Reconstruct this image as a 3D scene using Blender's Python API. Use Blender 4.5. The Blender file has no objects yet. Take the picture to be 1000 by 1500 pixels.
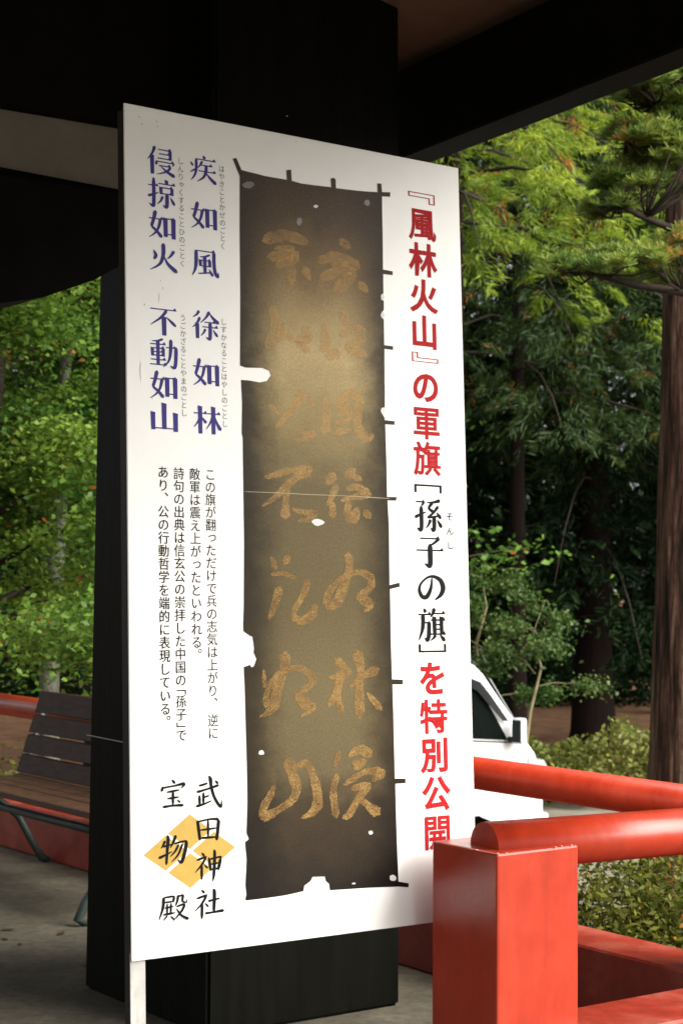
import bpy, bmesh, math, random
import numpy as np
from mathutils import Vector, Matrix
from mathutils.geometry import tessellate_polygon
random.seed(7)
RNG = np.random.default_rng(7)
S = bpy.context.scene
COL = S.collection

# ------------------------------------------------------------------ camera
FPX = 2600.0
TH = math.atan(92 / FPX); RO = 0.0044; EYE = 1.55
cF = Vector((0, math.cos(TH), math.sin(TH)))
u0 = Vector((0, -math.sin(TH), math.cos(TH)))
cR = Vector((1, 0, 0)) * math.cos(RO) + u0 * math.sin(RO)
cU = u0 * math.cos(RO) - Vector((1, 0, 0)) * math.sin(RO)
CAM = Vector((0, 0, EYE))
cd = bpy.data.cameras.new('camera'); cam = bpy.data.objects.new('camera', cd); COL.objects.link(cam)
cam.matrix_world = Matrix(((cR.x, cU.x, -cF.x, 0), (cR.y, cU.y, -cF.y, 0), (cR.z, cU.z, -cF.z, EYE), (0, 0, 0, 1)))
cd.sensor_fit = 'VERTICAL'; cd.sensor_height = 36; cd.sensor_width = 24
cd.lens = FPX / 1500 * 36; cd.clip_start = .05; cd.clip_end = 1000
cd.dof.use_dof = True; cd.dof.focus_distance = 4.75; cd.dof.aperture_fstop = 8
S.camera = cam
# ------------------------------------------------------------------ light
SUN_EL, SUN_AZ = math.radians(38), math.radians(124)      # azimuth from +Y towards +X
w = bpy.data.worlds.new('World'); S.world = w; w.use_nodes = True
nt = w.node_tree; bg = nt.nodes['Background']
sky = nt.nodes.new('ShaderNodeTexSky'); sky.sky_type = 'NISHITA'; sky.sun_disc = False
sky.sun_elevation = SUN_EL; sky.sun_rotation = SUN_AZ; sky.dust_density = 4; sky.air_density = 1
hs = nt.nodes.new('ShaderNodeHueSaturation'); hs.inputs['Saturation'].default_value = .25
nt.links.new(sky.outputs[0], hs.inputs['Color']); nt.links.new(hs.outputs[0], bg.inputs[0])
bg.inputs[1].default_value = .07
sl = bpy.data.lights.new('sun', 'SUN'); sl.energy = 2.8; sl.angle = math.radians(60); sl.color = (1, .96, .88)
so = bpy.data.objects.new('sun', sl); COL.objects.link(so)
sd = Vector((math.sin(SUN_AZ) * math.cos(SUN_EL), math.cos(SUN_AZ) * math.cos(SUN_EL), math.sin(SUN_EL)))
so.rotation_euler = sd.to_track_quat('Z', 'Y').to_euler(); so.location = (8, -12, 20)
S.view_settings.view_transform = 'Standard'; S.view_settings.look = 'None'
S.view_settings.exposure = 1.7; S.view_settings.gamma = 1.0
S.cycles.use_denoising = True
S.cycles.max_bounces = 8; S.cycles.transparent_max_bounces = 12

# ------------------------------------------------------------------ helpers
def ray(px, py): return cF + cR * ((px - 500) / FPX) - cU * ((py - 750) / FPX)
def at(px, py, Y):
    d = ray(px, py); return CAM + d * (Y / d.y)
def onz(px, py, z):
    d = ray(px, py); return CAM + d * ((z - EYE) / d.z)

def empty(name, loc, label, cat, group=None):
    o = bpy.data.objects.new(name, None); COL.objects.link(o); o.location = loc
    o.empty_display_size = .1
    o['label'] = label; o['category'] = cat
    if group: o['group'] = group
    return o
def tag(o, label, cat, group=None):
    o['label'] = label; o['category'] = cat
    if group: o['group'] = group
    return o
def world_loc(o):
    v = Vector(o.location)
    while o.parent: 
        o = o.parent; v = v + Vector(o.location) if False else v
    return v
def link(name, me, mat, parent=None, smooth=False):
    """mesh in world coordinates -> one object, parented without moving"""
    o = bpy.data.objects.new(name, me); COL.objects.link(o)
    if mat is not None:
        for m in (mat if isinstance(mat, (list, tuple)) else [mat]): me.materials.append(m)
    if smooth: me.polygons.foreach_set('use_smooth', [True] * len(me.polygons))
    if parent is not None:
        org = parent
        while org.parent: org = org.parent
        o.parent = parent
        if parent.type == 'EMPTY': o.matrix_parent_inverse = Matrix.Translation(-Vector(org.location))
    return o
def obj(name, bm, mat, parent=None, smooth=False):
    me = bpy.data.meshes.new(name)
    bmesh.ops.recalc_face_normals(bm, faces=bm.faces)
    bm.to_mesh(me); bm.free()
    return link(name, me, mat, parent, smooth)
def structure(o): o['kind'] = 'structure'; return o

def box(bm, o, ax, ay, az, bev=0, seg=1):
    """parallelepiped from corner o along three edge vectors"""
    o, ax, ay, az = map(Vector, (o, ax, ay, az))
    vs = [bm.verts.new(o + ax * i + ay * j + az * k) for k in (0, 1) for j in (0, 1) for i in (0, 1)]
    fs = [bm.faces.new([vs[q] for q in f]) for f in ((0, 2, 3, 1), (4, 5, 7, 6), (0, 1, 5, 4), (2, 6, 7, 3), (0, 4, 6, 2), (1, 3, 7, 5))]
    if bev:
        es = {e for f in fs for e in f.edges}
        bmesh.ops.bevel(bm, geom=list(es), offset=bev, segments=seg, profile=.5, affect='EDGES')
def frame_of(d):
    d = d.normalized(); a = Vector((0, 0, 1)) if abs(d.z) < .9 else Vector((1, 0, 0))
    x = d.cross(a).normalized(); return x, x.cross(d).normalized()
def tube(bm, pts, rads, n=10, cap=True, rough=0):
    pts = [Vector(p) for p in pts]; rings = []
    for i, p in enumerate(pts):
        d = pts[min(i + 1, len(pts) - 1)] - pts[max(i - 1, 0)]
        x, y = frame_of(d)
        if rings and x.dot(px_) < 0: x, y = -x, -y
        px_ = x
        r = rads[i] if hasattr(rads, '__len__') else rads
        rings.append([bm.verts.new(p + (x * math.cos(t) + y * math.sin(t)) * r * (1 + (random.uniform(-rough, rough) if rough else 0)))
                      for t in [2 * math.pi * k / n for k in range(n)]])
    for a, b in zip(rings, rings[1:]):
        for k in range(n): bm.faces.new((a[k], a[(k + 1) % n], b[(k + 1) % n], b[k]))
    if cap: bm.faces.new(rings[0][::-1]); bm.faces.new(rings[-1])
def prism(bm, poly, thick):
    """poly: list of 3D points (planar), extruded by vector thick"""
    a = [bm.verts.new(Vector(p)) for p in poly]; b = [bm.verts.new(Vector(p) + Vector(thick)) for p in poly]
    n = len(a)
    for i in range(n): bm.faces.new((a[i], a[(i + 1) % n], b[(i + 1) % n], b[i]))
    for tri in tessellate_polygon([[Vector(p) for p in poly]]):
        try:
            bm.faces.new([a[i] for i in tri]); bm.faces.new([b[i] for i in reversed(tri)])
        except ValueError: pass
def raw_mesh(name, V, Fq):
    """numpy verts (n,3), faces (m,k)"""
    me = bpy.data.meshes.new(name); V = np.asarray(V, np.float32); Fq = np.asarray(Fq, np.int32)
    me.vertices.add(len(V)); me.vertices.foreach_set('co', V.ravel())
    k = Fq.shape[1]; me.loops.add(Fq.size); me.loops.foreach_set('vertex_index', Fq.ravel())
    me.polygons.add(len(Fq)); me.polygons.foreach_set('loop_start', np.arange(0, Fq.size, k, dtype=np.int32))
    me.polygons.foreach_set('loop_total', np.full(len(Fq), k, np.int32))
    me.update(calc_edges=True); return me

# ------------------------------------------------------------------ materials
def mat(name, col, rough=.6, spec=.5, metal=0):
    m = bpy.data.materials.new(name); m.use_nodes = True
    b = m.node_tree.nodes['Principled BSDF']
    b.inputs['Base Color'].default_value = (*col, 1); b.inputs['Roughness'].default_value = rough
    b.inputs['Specular IOR Level'].default_value = spec; b.inputs['Metallic'].default_value = metal
    return m
def nodes(m): return m.node_tree.nodes, m.node_tree.links, m.node_tree.nodes['Principled BSDF']
def noisy(name, stops, scale=5, rough=.6, spec=.5, detail=6, stretch=(1, 1, 1), bump=0, bscale=None, dist=0, rvar=0):
    """noise -> colour ramp -> base colour, with optional bump"""
    m = mat(name, stops[0][1], rough, spec); n, l, b = nodes(m)
    tc = n.new('ShaderNodeTexCoord'); mp = n.new('ShaderNodeMapping'); mp.inputs['Scale'].default_value = stretch
    no = n.new('ShaderNodeTexNoise'); no.inputs['Scale'].default_value = scale; no.inputs['Detail'].default_value = detail
    no.inputs['Roughness'].default_value = .62; no.inputs['Distortion'].default_value = dist
    cr = n.new('ShaderNodeValToRGB')
    while len(cr.color_ramp.elements) < len(stops): cr.color_ramp.elements.new(.5)
    for e, (p, c) in zip(cr.color_ramp.elements, stops): e.position = p; e.color = (*c, 1)
    l.new(tc.outputs['Object'], mp.inputs[0]); l.new(mp.outputs[0], no.inputs[0]); l.new(no.outputs[0], cr.inputs[0]); l.new(cr.outputs[0], b.inputs['Base Color'])
    if rvar:
        mr = n.new('ShaderNodeMapRange'); mr.inputs[3].default_value = rough - rvar; mr.inputs[4].default_value = rough + rvar
        l.new(no.outputs[0], mr.inputs[0]); l.new(mr.outputs[0], b.inputs['Roughness'])
    if bump:
        n2 = n.new('ShaderNodeTexNoise'); n2.inputs['Scale'].default_value = bscale or scale * 4; n2.inputs['Detail'].default_value = 5
        l.new(mp.outputs[0], n2.inputs[0])
        bp = n.new('ShaderNodeBump'); bp.inputs['Strength'].default_value = bump; bp.inputs['Distance'].default_value = .02
        l.new(n2.outputs[0], bp.inputs['Height']); l.new(bp.outputs[0], b.inputs['Normal'])
    return m
def leaf_mat(name, cols, accent=None, afrac=.03, trans=.35, rough=.5, big=.5, spec=.3):
    """per-leaf random colour over a ramp, hue patches by noise, some translucency"""
    m = mat(name, cols[0], rough, spec); n, l, b = nodes(m)
    g = n.new('ShaderNodeNewGeometry'); tc = n.new('ShaderNodeTexCoord')
    no = n.new('ShaderNodeTexNoise'); no.inputs['Scale'].default_value = big; no.inputs['Detail'].default_value = 2
    l.new(tc.outputs['Object'], no.inputs[0])
    mx = n.new('ShaderNodeMath'); mx.operation = 'MULTIPLY_ADD'; mx.inputs[1].default_value = .55
    l.new(g.outputs['Random Per Island'], mx.inputs[0])
    m2 = n.new('ShaderNodeMath'); m2.operation = 'MULTIPLY_ADD'; m2.inputs[1].default_value = 1.3; m2.inputs[2].default_value = -.42
    l.new(no.outputs[0], m2.inputs[0]); l.new(m2.outputs[0], mx.inputs[2])
    cr = n.new('ShaderNodeValToRGB'); k = len(cols)
    while len(cr.color_ramp.elements) < k: cr.color_ramp.elements.new(.5)
    for i, (e, c) in enumerate(zip(cr.color_ramp.elements, cols)): e.position = i / max(1, k - 1); e.color = (*c, 1)
    l.new(mx.outputs[0], cr.inputs[0]); out = cr.outputs[0]
    if accent:
        gt = n.new('ShaderNodeMath'); gt.operation = 'FRACT'
        ml = n.new('ShaderNodeMath'); ml.operation = 'MULTIPLY'; ml.inputs[1].default_value = 7.31
        l.new(g.outputs['Random Per Island'], ml.inputs[0]); l.new(ml.outputs[0], gt.inputs[0])
        n3 = n.new('ShaderNodeTexNoise'); n3.inputs['Scale'].default_value = 2.2; n3.inputs['Detail'].default_value = 0
        l.new(tc.outputs['Object'], n3.inputs[0])
        ad = n.new('ShaderNodeMath'); ad.operation = 'MULTIPLY_ADD'; ad.inputs[1].default_value = .25
        l.new(gt.outputs[0], ad.inputs[0]); l.new(n3.outputs[0], ad.inputs[2])
        lt = n.new('ShaderNodeMath'); lt.operation = 'GREATER_THAN'; lt.inputs[1].default_value = 1 - afrac
        l.new(ad.outputs[0], lt.inputs[0])
        mi = n.new('ShaderNodeMix'); mi.data_type = 'RGBA'
        l.new(lt.outputs[0], mi.inputs[0]); l.new(out, mi.inputs[6]); mi.inputs[7].default_value = (*accent, 1); out = mi.outputs[2]
    l.new(out, b.inputs['Base Color'])
    tr = n.new('ShaderNodeBsdfTranslucent'); ms = n.new('ShaderNodeMixShader'); ms.inputs[0].default_value = trans
    l.new(out, tr.inputs[0]); l.new(b.outputs[0], ms.inputs[1]); l.new(tr.outputs[0], ms.inputs[2])
    l.new(ms.outputs[0], n['Material Output'].inputs[0])
    return m

M = {}
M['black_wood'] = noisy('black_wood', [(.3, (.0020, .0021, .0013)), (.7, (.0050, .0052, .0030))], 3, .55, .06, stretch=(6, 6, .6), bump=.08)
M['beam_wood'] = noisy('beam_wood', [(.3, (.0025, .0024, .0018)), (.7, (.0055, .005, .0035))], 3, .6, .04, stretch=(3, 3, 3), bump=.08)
M['ceiling'] = noisy('ceiling', [(.3, (.15, .085, .058)), (.7, (.20, .12, .08))], 4, .75, .2)
M['plaster'] = noisy('plaster', [(.3, (.15, .13, .10)), (.7, (.20, .17, .14))], 6, .85, .2, bump=.05)
M['red'] = noisy('red_paint', [(.28, (.27, .019, .007)), (.5, (.37, .030, .010)), (.72, (.41, .042, .016))], 3.5, .30, .5, bump=.05, bscale=16, rvar=.12)
M['red_worn_shaded'] = noisy('red_paint_worn_shaded', [(.25, (.22, .016, .008)), (.5, (.31, .030, .015)), (.72, (.38, .09, .06))], 5, .42, .5, bump=.05, bscale=20, rvar=.12)  # shade on the base beams painted in as darker red, with paler worn spots
M['floor'] = noisy('concrete_floor', [(.25, (.075, .066, .046)), (.5, (.12, .105, .075)), (.8, (.165, .147, .11))], 1.3, .8, .3, detail=9, bump=.1, bscale=30)
M['ground'] = noisy('gravel_ground', [(.3, (.12, .108, .085)), (.7, (.22, .20, .16))], 1.5, .9, .2, detail=10, bump=.3, bscale=25)
M['litter'] = noisy('leaf_litter', [(.3, (.075, .042, .024)), (.55, (.14, .075, .042)), (.75, (.20, .11, .06))], 2.5, .95, .1, detail=10, bump=.5, bscale=12)
M['panel'] = noisy('white_sign_sheet', [(.2, (.80, .80, .775)), (.6, (.84, .84, .82))], 9, .38, .45, detail=4)
M['leg'] = noisy('grey_leg_paint', [(.3, (.42, .41, .38)), (.7, (.56, .55, .52))], 12, .5, .4)
M['frame'] = noisy('brown_frame_wood', [(.3, (.018, .013, .009)), (.7, (.034, .026, .018))], 6, .6, .3, stretch=(6, 6, .5))
M['ink'] = mat('black_ink', (.004, .004, .005), .6, .12)
M['ink_grey'] = mat('grey_ink', (.025, .025, .025), .6, .12)
M['ink_red'] = mat('red_ink', (.37, .009, .012), .6, .12)
M['ink_blue'] = mat('violet_blue_ink', (.058, .048, .225), .6, .12)
M['gold'] = noisy('emblem_gold', [(.3, (.46, .285, .040)), (.7, (.52, .33, .055))], 30, .4, .45)
M['scuff'] = noisy('scuff', [(.3, (.30, .27, .22)), (.7, (.48, .44, .38))], 60, .7, .3)
M['bench_wood'] = noisy('bench_wood', [(.3, (.05, .022, .010)), (.7, (.10, .045, .022))], 5, .5, .4, stretch=(2, 2, 10), bump=.1)
M['bench_back'] = noisy('bench_back_wood', [(.3, (.022, .009, .006)), (.7, (.055, .024, .014))], 5, .55, .15, stretch=(2, 2, 10), bump=.1)
M['iron'] = noisy('cast_iron', [(.3, (.018, .03, .026)), (.7, (.035, .05, .045))], 15, .5, .5)
M['endcap'] = mat('pale_end_cap', (.32, .33, .29), .5, .4)
M['bark'] = noisy('cedar_bark', [(.34, (.008, .006, .004)), (.44, (.032, .019, .013)), (.52, (.075, .036, .025)), (.60, (.125, .072, .05)), (.70, (.17, .145, .09))], 3, .9, .15, detail=10, stretch=(5, 5, .45), bump=1, bscale=9, dist=.6)
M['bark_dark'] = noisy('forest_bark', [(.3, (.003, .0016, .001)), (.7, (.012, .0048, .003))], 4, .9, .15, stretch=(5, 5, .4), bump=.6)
M['bark_grey'] = noisy('maple_bark', [(.3, (.13, .125, .10)), (.55, (.24, .235, .19)), (.8, (.33, .33, .28))], 6, .85, .2, stretch=(2, 2, 1), bump=.3)
M['twig'] = noisy('twig_bark', [(.3, (.018, .013, .010)), (.7, (.045, .035, .025))], 12, .8, .2)
M['sapling_bark'] = noisy('sapling_bark', [(.3, (.12, .11, .055)), (.7, (.22, .18, .10))], 10, .8, .2)
M['maple'] = leaf_mat('maple_leaf', [(.024, .076, .015), (.080, .175, .026), (.18, .30, .038)], (.36, .09, .02), .02, .4)
M['maple_light'] = leaf_mat('light_maple_leaf', [(.042, .105, .016), (.13, .23, .029), (.28, .36, .05)], (.40, .12, .03), .02, .45)
M['cypress'] = leaf_mat('cypress_leaf', [(.06, .125, .012), (.20, .29, .024), (.43, .48, .045)], (.42, .085, .025), .09, .4)
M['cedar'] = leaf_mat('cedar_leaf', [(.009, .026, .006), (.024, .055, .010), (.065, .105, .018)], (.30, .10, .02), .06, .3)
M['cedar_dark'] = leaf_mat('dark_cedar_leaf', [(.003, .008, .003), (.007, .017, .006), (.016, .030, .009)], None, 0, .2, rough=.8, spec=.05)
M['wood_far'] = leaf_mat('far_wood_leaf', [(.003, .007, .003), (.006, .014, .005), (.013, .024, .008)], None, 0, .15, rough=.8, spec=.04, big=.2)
M['pine'] = leaf_mat('pine_needle', [(.05, .105, .022), (.165, .25, .045), (.40, .43, .08)], (.46, .20, .045), .06, .4, big=5)
M['shrub'] = leaf_mat('shrub_leaf', [(.018, .050, .011), (.050, .10, .019), (.12, .17, .038)], None, 0, .35, big=2)
M['hedge'] = leaf_mat('hedge_leaf', [(.05, .075, .014), (.12, .145, .026), (.22, .21, .045)], (.16, .10, .04), .1, .3, big=.8)
M['azalea'] = leaf_mat('azalea_leaf', [(.030, .045, .006), (.085, .10, .012), (.20, .185, .026)], (.30, .12, .02), .16, .3, big=5, rough=.5, spec=.2)
M['van_white'] = noisy('van_white_paint', [(.3, (.78, .79, .79)), (.7, (.82, .83, .83))], 2, .22, .5)
M['glass'] = mat('tinted_glass', (.006, .009, .008), .04, .6)
M['rubber'] = noisy('black_rubber', [(.3, (.010, .010, .010)), (.7, (.020, .020, .020))], 12, .7, .3)
M['trim'] = mat('black_trim', (.012, .012, .013), .35, .5)
M['visor'] = mat('smoked_visor', (.006, .006, .008), .25, .4)
M['lamp'] = mat('headlight_lens', (.42, .44, .46), .08, .8)
M['silver'] = mat('mirror_face', (.10, .13, .16), .04, .8, .6)
M['chrome'] = mat('wheel_metal', (.45, .46, .48), .3, .5, .8)
M['dry_leaf'] = noisy('dry_leaf', [(.3, (.05, .025, .012)), (.7, (.11, .055, .025))], 40, .8, .2)
M['steel_wire'] = mat('steel_wire', (.25, .25, .24), .4, .5, .6)
M['chip'] = mat('chipped_paint_edge', (.60, .42, .36), .7, .3)

def overlay(m, scale, lo, hi, stretch=(1, 1, 1), detail=8, a=.3, b_=.7):
    # multiply the base colour by a second, finer grain
    n, l, b = nodes(m); src = b.inputs['Base Color'].links[0].from_socket
    tc = n.new('ShaderNodeTexCoord'); mp = n.new('ShaderNodeMapping'); mp.inputs['Scale'].default_value = stretch
    no = n.new('ShaderNodeTexNoise'); no.inputs['Scale'].default_value = scale; no.inputs['Detail'].default_value = detail; no.inputs['Roughness'].default_value = .7
    mr = n.new('ShaderNodeMapRange'); mr.inputs[1].default_value = a; mr.inputs[2].default_value = b_; mr.inputs[3].default_value = lo; mr.inputs[4].default_value = hi
    mx = n.new('ShaderNodeMix'); mx.data_type = 'RGBA'; mx.blend_type = 'MULTIPLY'; mx.inputs[0].default_value = 1
    l.new(tc.outputs['Object'], mp.inputs[0]); l.new(mp.outputs[0], no.inputs[0]); l.new(no.outputs[0], mr.inputs[0]); l.new(src, mx.inputs[6]); l.new(mr.outputs[0], mx.inputs[7])
    l.new(mx.outputs[2], b.inputs['Base Color'])
overlay(M['floor'], 22, .62, 1.3); overlay(M['floor'], 3.2, .7, 1.2, detail=4)
overlay(M['red'], 26, .86, 1.12, (1, 1, .18)); overlay(M['red_worn_shaded'], 24, .75, 1.2)
overlay(M['leg'], 30, .7, 1.15, (1, 1, .3)); overlay(M['ground'], 60, .6, 1.35)
overlay(M['bark'], 40, .55, 1.5, (1, 1, .3))

# ------------------------------------------------------------------ pavilion axes
AL = Vector((-.5803, .8144, 0)).normalized()      # along the far railing, away from the camera
AR = Vector((.8144, .5803, 0)).normalized()       # along the sign, to the right and away
UZ = Vector((0, 0, 1))
GZ = -1.05                                        # the ground lies a metre below the pavilion floor

# ------------------------------------------------------------------ ground
bm = bmesh.new(); box(bm, (-250, -150, GZ - .3), (500, 0, 0), (0, 500, 0), (0, 0, .3))
structure(obj('ground', bm, M['ground']))
bm = bmesh.new(); box(bm, (-120, 21.2, GZ + .004), (240, 0, 0), (0, 200, 0), (0, 0, .03))
structure(obj('forest_floor', bm, M['litter']))
R0 = Vector((.363, 6.94, 0))                      # foot of the far railing's inner face
CORN = R0 - AL * 1.55                             # where the two railings meet, just outside the frame
bm = bmesh.new()
fp = [CORN + AR * .3 - AL * .3, R0 + AL * 9 + AR * .3, R0 + AL * 9 - AR * 12, Vector((-9, -4, 0)), Vector((4.5, -4, 0)), Vector((4.5, 4.2, 0)), Vector((2.1, 5.05, 0))]
prism(bm, fp, (0, 0, GZ - .02))
structure(obj('floor', bm, M['floor']))

# ------------------------------------------------------------------ pavilion
pav = empty('pavilion', (-.55, 6.4, 0), 'dark timbered open pavilion with massive black pillar, roof beams and pale ceiling over the sign', 'pavilion')
PC = Vector((-.438, 6.0, 0))
def pp(a, b, z): return PC + AR * a + AL * b + UZ * z
CH = 3.42
bm = bmesh.new()                                  # the pillar, a little wider at its foot
bot = [pp(-.01, -.01, 0), pp(.80, -.01, 0), pp(.80, .875, 0), pp(-.01, .875, 0)]
top = [pp(0, 0, CH + .45), pp(.79, 0, CH + .45), pp(.79, .80, CH + .45), pp(0, .80, CH + .45)]
vb = [bm.verts.new(p) for p in bot]; vt = [bm.verts.new(p) for p in top]
for i in range(4): bm.faces.new((vb[i], vb[(i + 1) % 4], vt[(i + 1) % 4], vt[i]))
bm.faces.new(vb[::-1]); bm.faces.new(vt)
bmesh.ops.bevel(bm, geom=[e for e in bm.edges], offset=.012, segments=2, affect='EDGES')
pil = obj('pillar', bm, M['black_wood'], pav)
bm = bmesh.new(); zw = at(150, 1086, 6.45).z
tube(bm, [pp(-.012, .0, zw + .01), pp(-.014, .3, zw), pp(-.014, .6, zw - .004), pp(-.012, .87, zw)], .0022, 6)
obj('wire', bm, M['steel_wire'], pil)
# right-hand eave beam
BD = Vector((-.487, .873, 0)).normalized(); BN = Vector((BD.y, -BD.x, 0))    # BN points to the outside (right, away)
b0 = at(604, 224, 6.85); ztop = at(586, 90, 6.82).z
bs = Vector((b0.x, b0.y, b0.z)) + BD * .35
bm = bmesh.new(); box(bm, bs, -BD * 8.5, BN * .15, UZ * (ztop - b0.z), .008)
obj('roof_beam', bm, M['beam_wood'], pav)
# left side: upper beam, plaster strip, curved lower beam, running from the pillar towards the left
LB = pp(0, .20, 0)
def lp(t, z, dep=0): return LB - AR * t + AL * dep + UZ * z
bm = bmesh.new(); box(bm, lp(-.02, 3.083), -AR * 4.2, AL * .30, UZ * .62, .008)
obj('roof_beam', bm, M['beam_wood'], pav)
bm = bmesh.new(); box(bm, lp(-.02, 2.84, .05), -AR * 4.2, AL * .16, UZ * .25)
obj('plaster_panel', bm, M['plaster'], pav)
bm = bmesh.new()
prof = [(-.02, 2.85), (4.2, 2.85)]
for k in range(24):
    t = 4.2 - 4.22 * k / 23
    q = min(t, 3.6 - t); prof.append((t, 2.415 + .5 * max(0, .85 - q) ** 2))
prism(bm, [lp(t, z) for t, z in prof], AL * .28)
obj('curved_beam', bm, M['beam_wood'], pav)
# roof: ceiling boards with a thick dark covering
e1, e2 = bs + BN * .14 + BD * 4.6, bs + BN * .14 - BD * 9.0
def cz(p): return ztop + .012 + max(0, -(p - bs).dot(BN) - .05) * .20       # the ceiling climbs inwards from the eave beam
roofp = [e1, e2, e2 - BN * 14, e1 - BN * 14]  # unseen reach to the left is stretched to darken the interior
rf = [Vector((p.x, p.y, cz(p))) for p in roofp]
bm = bmesh.new(); prism(bm, rf, (0, 0, .06))
obj('ceiling', bm, M['ceiling'], pav)
bm = bmesh.new(); prism(bm, [p + UZ * .07 for p in rf], (0, 0, .25))
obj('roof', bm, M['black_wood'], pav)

# ------------------------------------------------------------------ far railing
rail = empty('railing', R0 + AL * 3, 'long vermilion railing behind the bench and in front of the white van, with round handrail', 'railing')
def rp(l, n, z): return R0 + AL * l - AR * n + UZ * z      # l along, n towards the inside
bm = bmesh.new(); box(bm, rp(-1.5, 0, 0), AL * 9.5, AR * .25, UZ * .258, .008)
obj('base_beam', bm, M['red_worn_shaded'], rail)
bm = bmesh.new(); zr = .785
tube(bm, [rp(-1.55, -.115, zr), rp(3, -.115, zr), rp(8, -.115, zr)], .0625, 28)
o = obj('handrail', bm, M['red'], rail)
for p in o.data.polygons: p.use_smooth = len(p.vertices) == 4
def post(l, sz=.2, zt=.80):
    bm = bmesh.new(); box(bm, rp(l - sz / 2, -.115 + sz / 2, .25), AL * sz, AR * sz, UZ * (zt - .25), .008)
    return obj('post', bm, M['red'], rail)
for l in (-1.45, .9, 2.63, 5.6): post(l)

# ------------------------------------------------------------------ near railing
YP = 4.62
fc = at(728, 1250.8, YP); zt = fc.z
nrail = empty('railing', (fc.x + .1, fc.y + .2, 0), 'short vermilion railing end beside the sign with square post in the foreground', 'railing')
def npt(a, b, z): return Vector((fc.x, fc.y, 0)) + AR * a + AL * b + UZ * z
PW, PL = .285, .272
bm = bmesh.new(); box(bm, npt(0, 0, 0), AR * PW, AL * PL, UZ * zt, .007, 2)
npost = obj('post', bm, M['red'], nrail)
a0 = onz(709, 1241, zt); a0.z = zt + .001
a1 = at(1250, 1198, 5.42)
bm = bmesh.new(); tube(bm, [a0, a0.lerp(a1, .5), a1], .0655, 36)
o = obj('handrail', bm, M['red'], nrail)
for p in o.data.polygons: p.use_smooth = len(p.vertices) == 4
bm = bmesh.new()
bb = at(845, 1475, 5.02); be = at(1000, 1454, 5.22)
d = Vector((AR.x, AR.y, 0)); 
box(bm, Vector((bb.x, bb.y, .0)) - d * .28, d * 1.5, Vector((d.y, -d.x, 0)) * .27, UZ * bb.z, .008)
obj('base_beam', bm, M['red_worn_shaded'], nrail)
bm = bmesh.new(); c0 = CORN + AR * .115
box(bm, c0 - AR * .12 - AL * .25 + UZ * .26, AR * .24, AL * .22, UZ * .60, .008)
obj('post', bm, M['red'], nrail)
bm = bmesh.new()
for (a, b, r) in ((.002, .001, .006), (.03, -.0015, .004), (.20, -.0015, .005), (.225, .003, .004), (-.0015, .08, .004), (.258, .0, .005)):
    c = npt(a, b, zt - .001)
    vs = [bm.verts.new(c + AR * (r * math.cos(t) * random.uniform(.6, 1.3)) + AL * (r * .6 * math.sin(t)) + UZ * (.0016 + .002 * math.sin(t * 2))) for t in [k * math.pi / 3 for k in range(6)]]
    bm.faces.new(vs)
obj('paint_chips', bm, M['chip'], npost)

# ------------------------------------------------------------------ bench
ben = empty('park_bench', rp(2.5, .35, 0), 'dark slatted park bench with brown seat standing against the far railing', 'bench')
L0, L1 = 1.68, 3.27
bk = [(.20, .50), (.06, .92)]                       # backrest line (n, z)
def bkp(l, s, off=0):
    n = bk[0][0] + (bk[1][0] - bk[0][0]) * s; z = bk[0][1] + (bk[1][1] - bk[0][1]) * s
    return rp(l, n + off, z)
bm = bmesh.new()
for s0, s1 in ((.0, .215), (.245, .46), (.49, .705), (.735, 1.0)):
    e = bkp(L0, s1) - bkp(L0, s0)
    box(bm, bkp(L0, s0), AL * (L1 - L0), e, -AR * .028, .004)
obj('backrest', bm, M['bench_back'], ben)
bm = bmesh.new()
for k in range(5):
    n0 = .17 + k * .088
    box(bm, rp(L0, n0, .455 + (.012 if k == 4 else 0) - .004 * k), AL * (L1 - L0), -AR * .08, UZ * .032, .004)
obj('seat', bm, M['bench_wood'], ben)
bm = bmesh.new()
box(bm, rp(L0 - .006, .17, .452), AL * .006, -AR * .44, UZ * .036)
obj('end_cap', bm, M['endcap'], ben)
for l in (L0 - .06, L1 + .03):
    bm = bmesh.new()
    tube(bm, [rp(l, .66, .008), rp(l, .70, .03), rp(l, .67, .10), rp(l, .58, .22), rp(l, .50, .34), rp(l, .52, .42), rp(l, .60, .44)], [.018, .022, .02, .019, .021, .02, .02], 8)
    tube(bm, [rp(l, .02, .008), rp(l, .06, .03), rp(l, .12, .12), rp(l, .20, .26), rp(l, .32, .36), rp(l, .50, .36)], [.018, .022, .02, .019, .02, .02], 8)
    tube(bm, [rp(l, .60, .44), rp(l, .40, .435), rp(l, .18, .44), rp(l, .155, .52), rp(l, .02, .92)], .017, 8)
    obj('leg', bm, M['iron'], ben, True)
bm = bmesh.new(); tube(bm, [rp(L0 - .04, .42, .35), rp(L1 + .02, .42, .35)], .02, 8); obj('stretcher', bm, M['iron'], ben, True)
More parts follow.
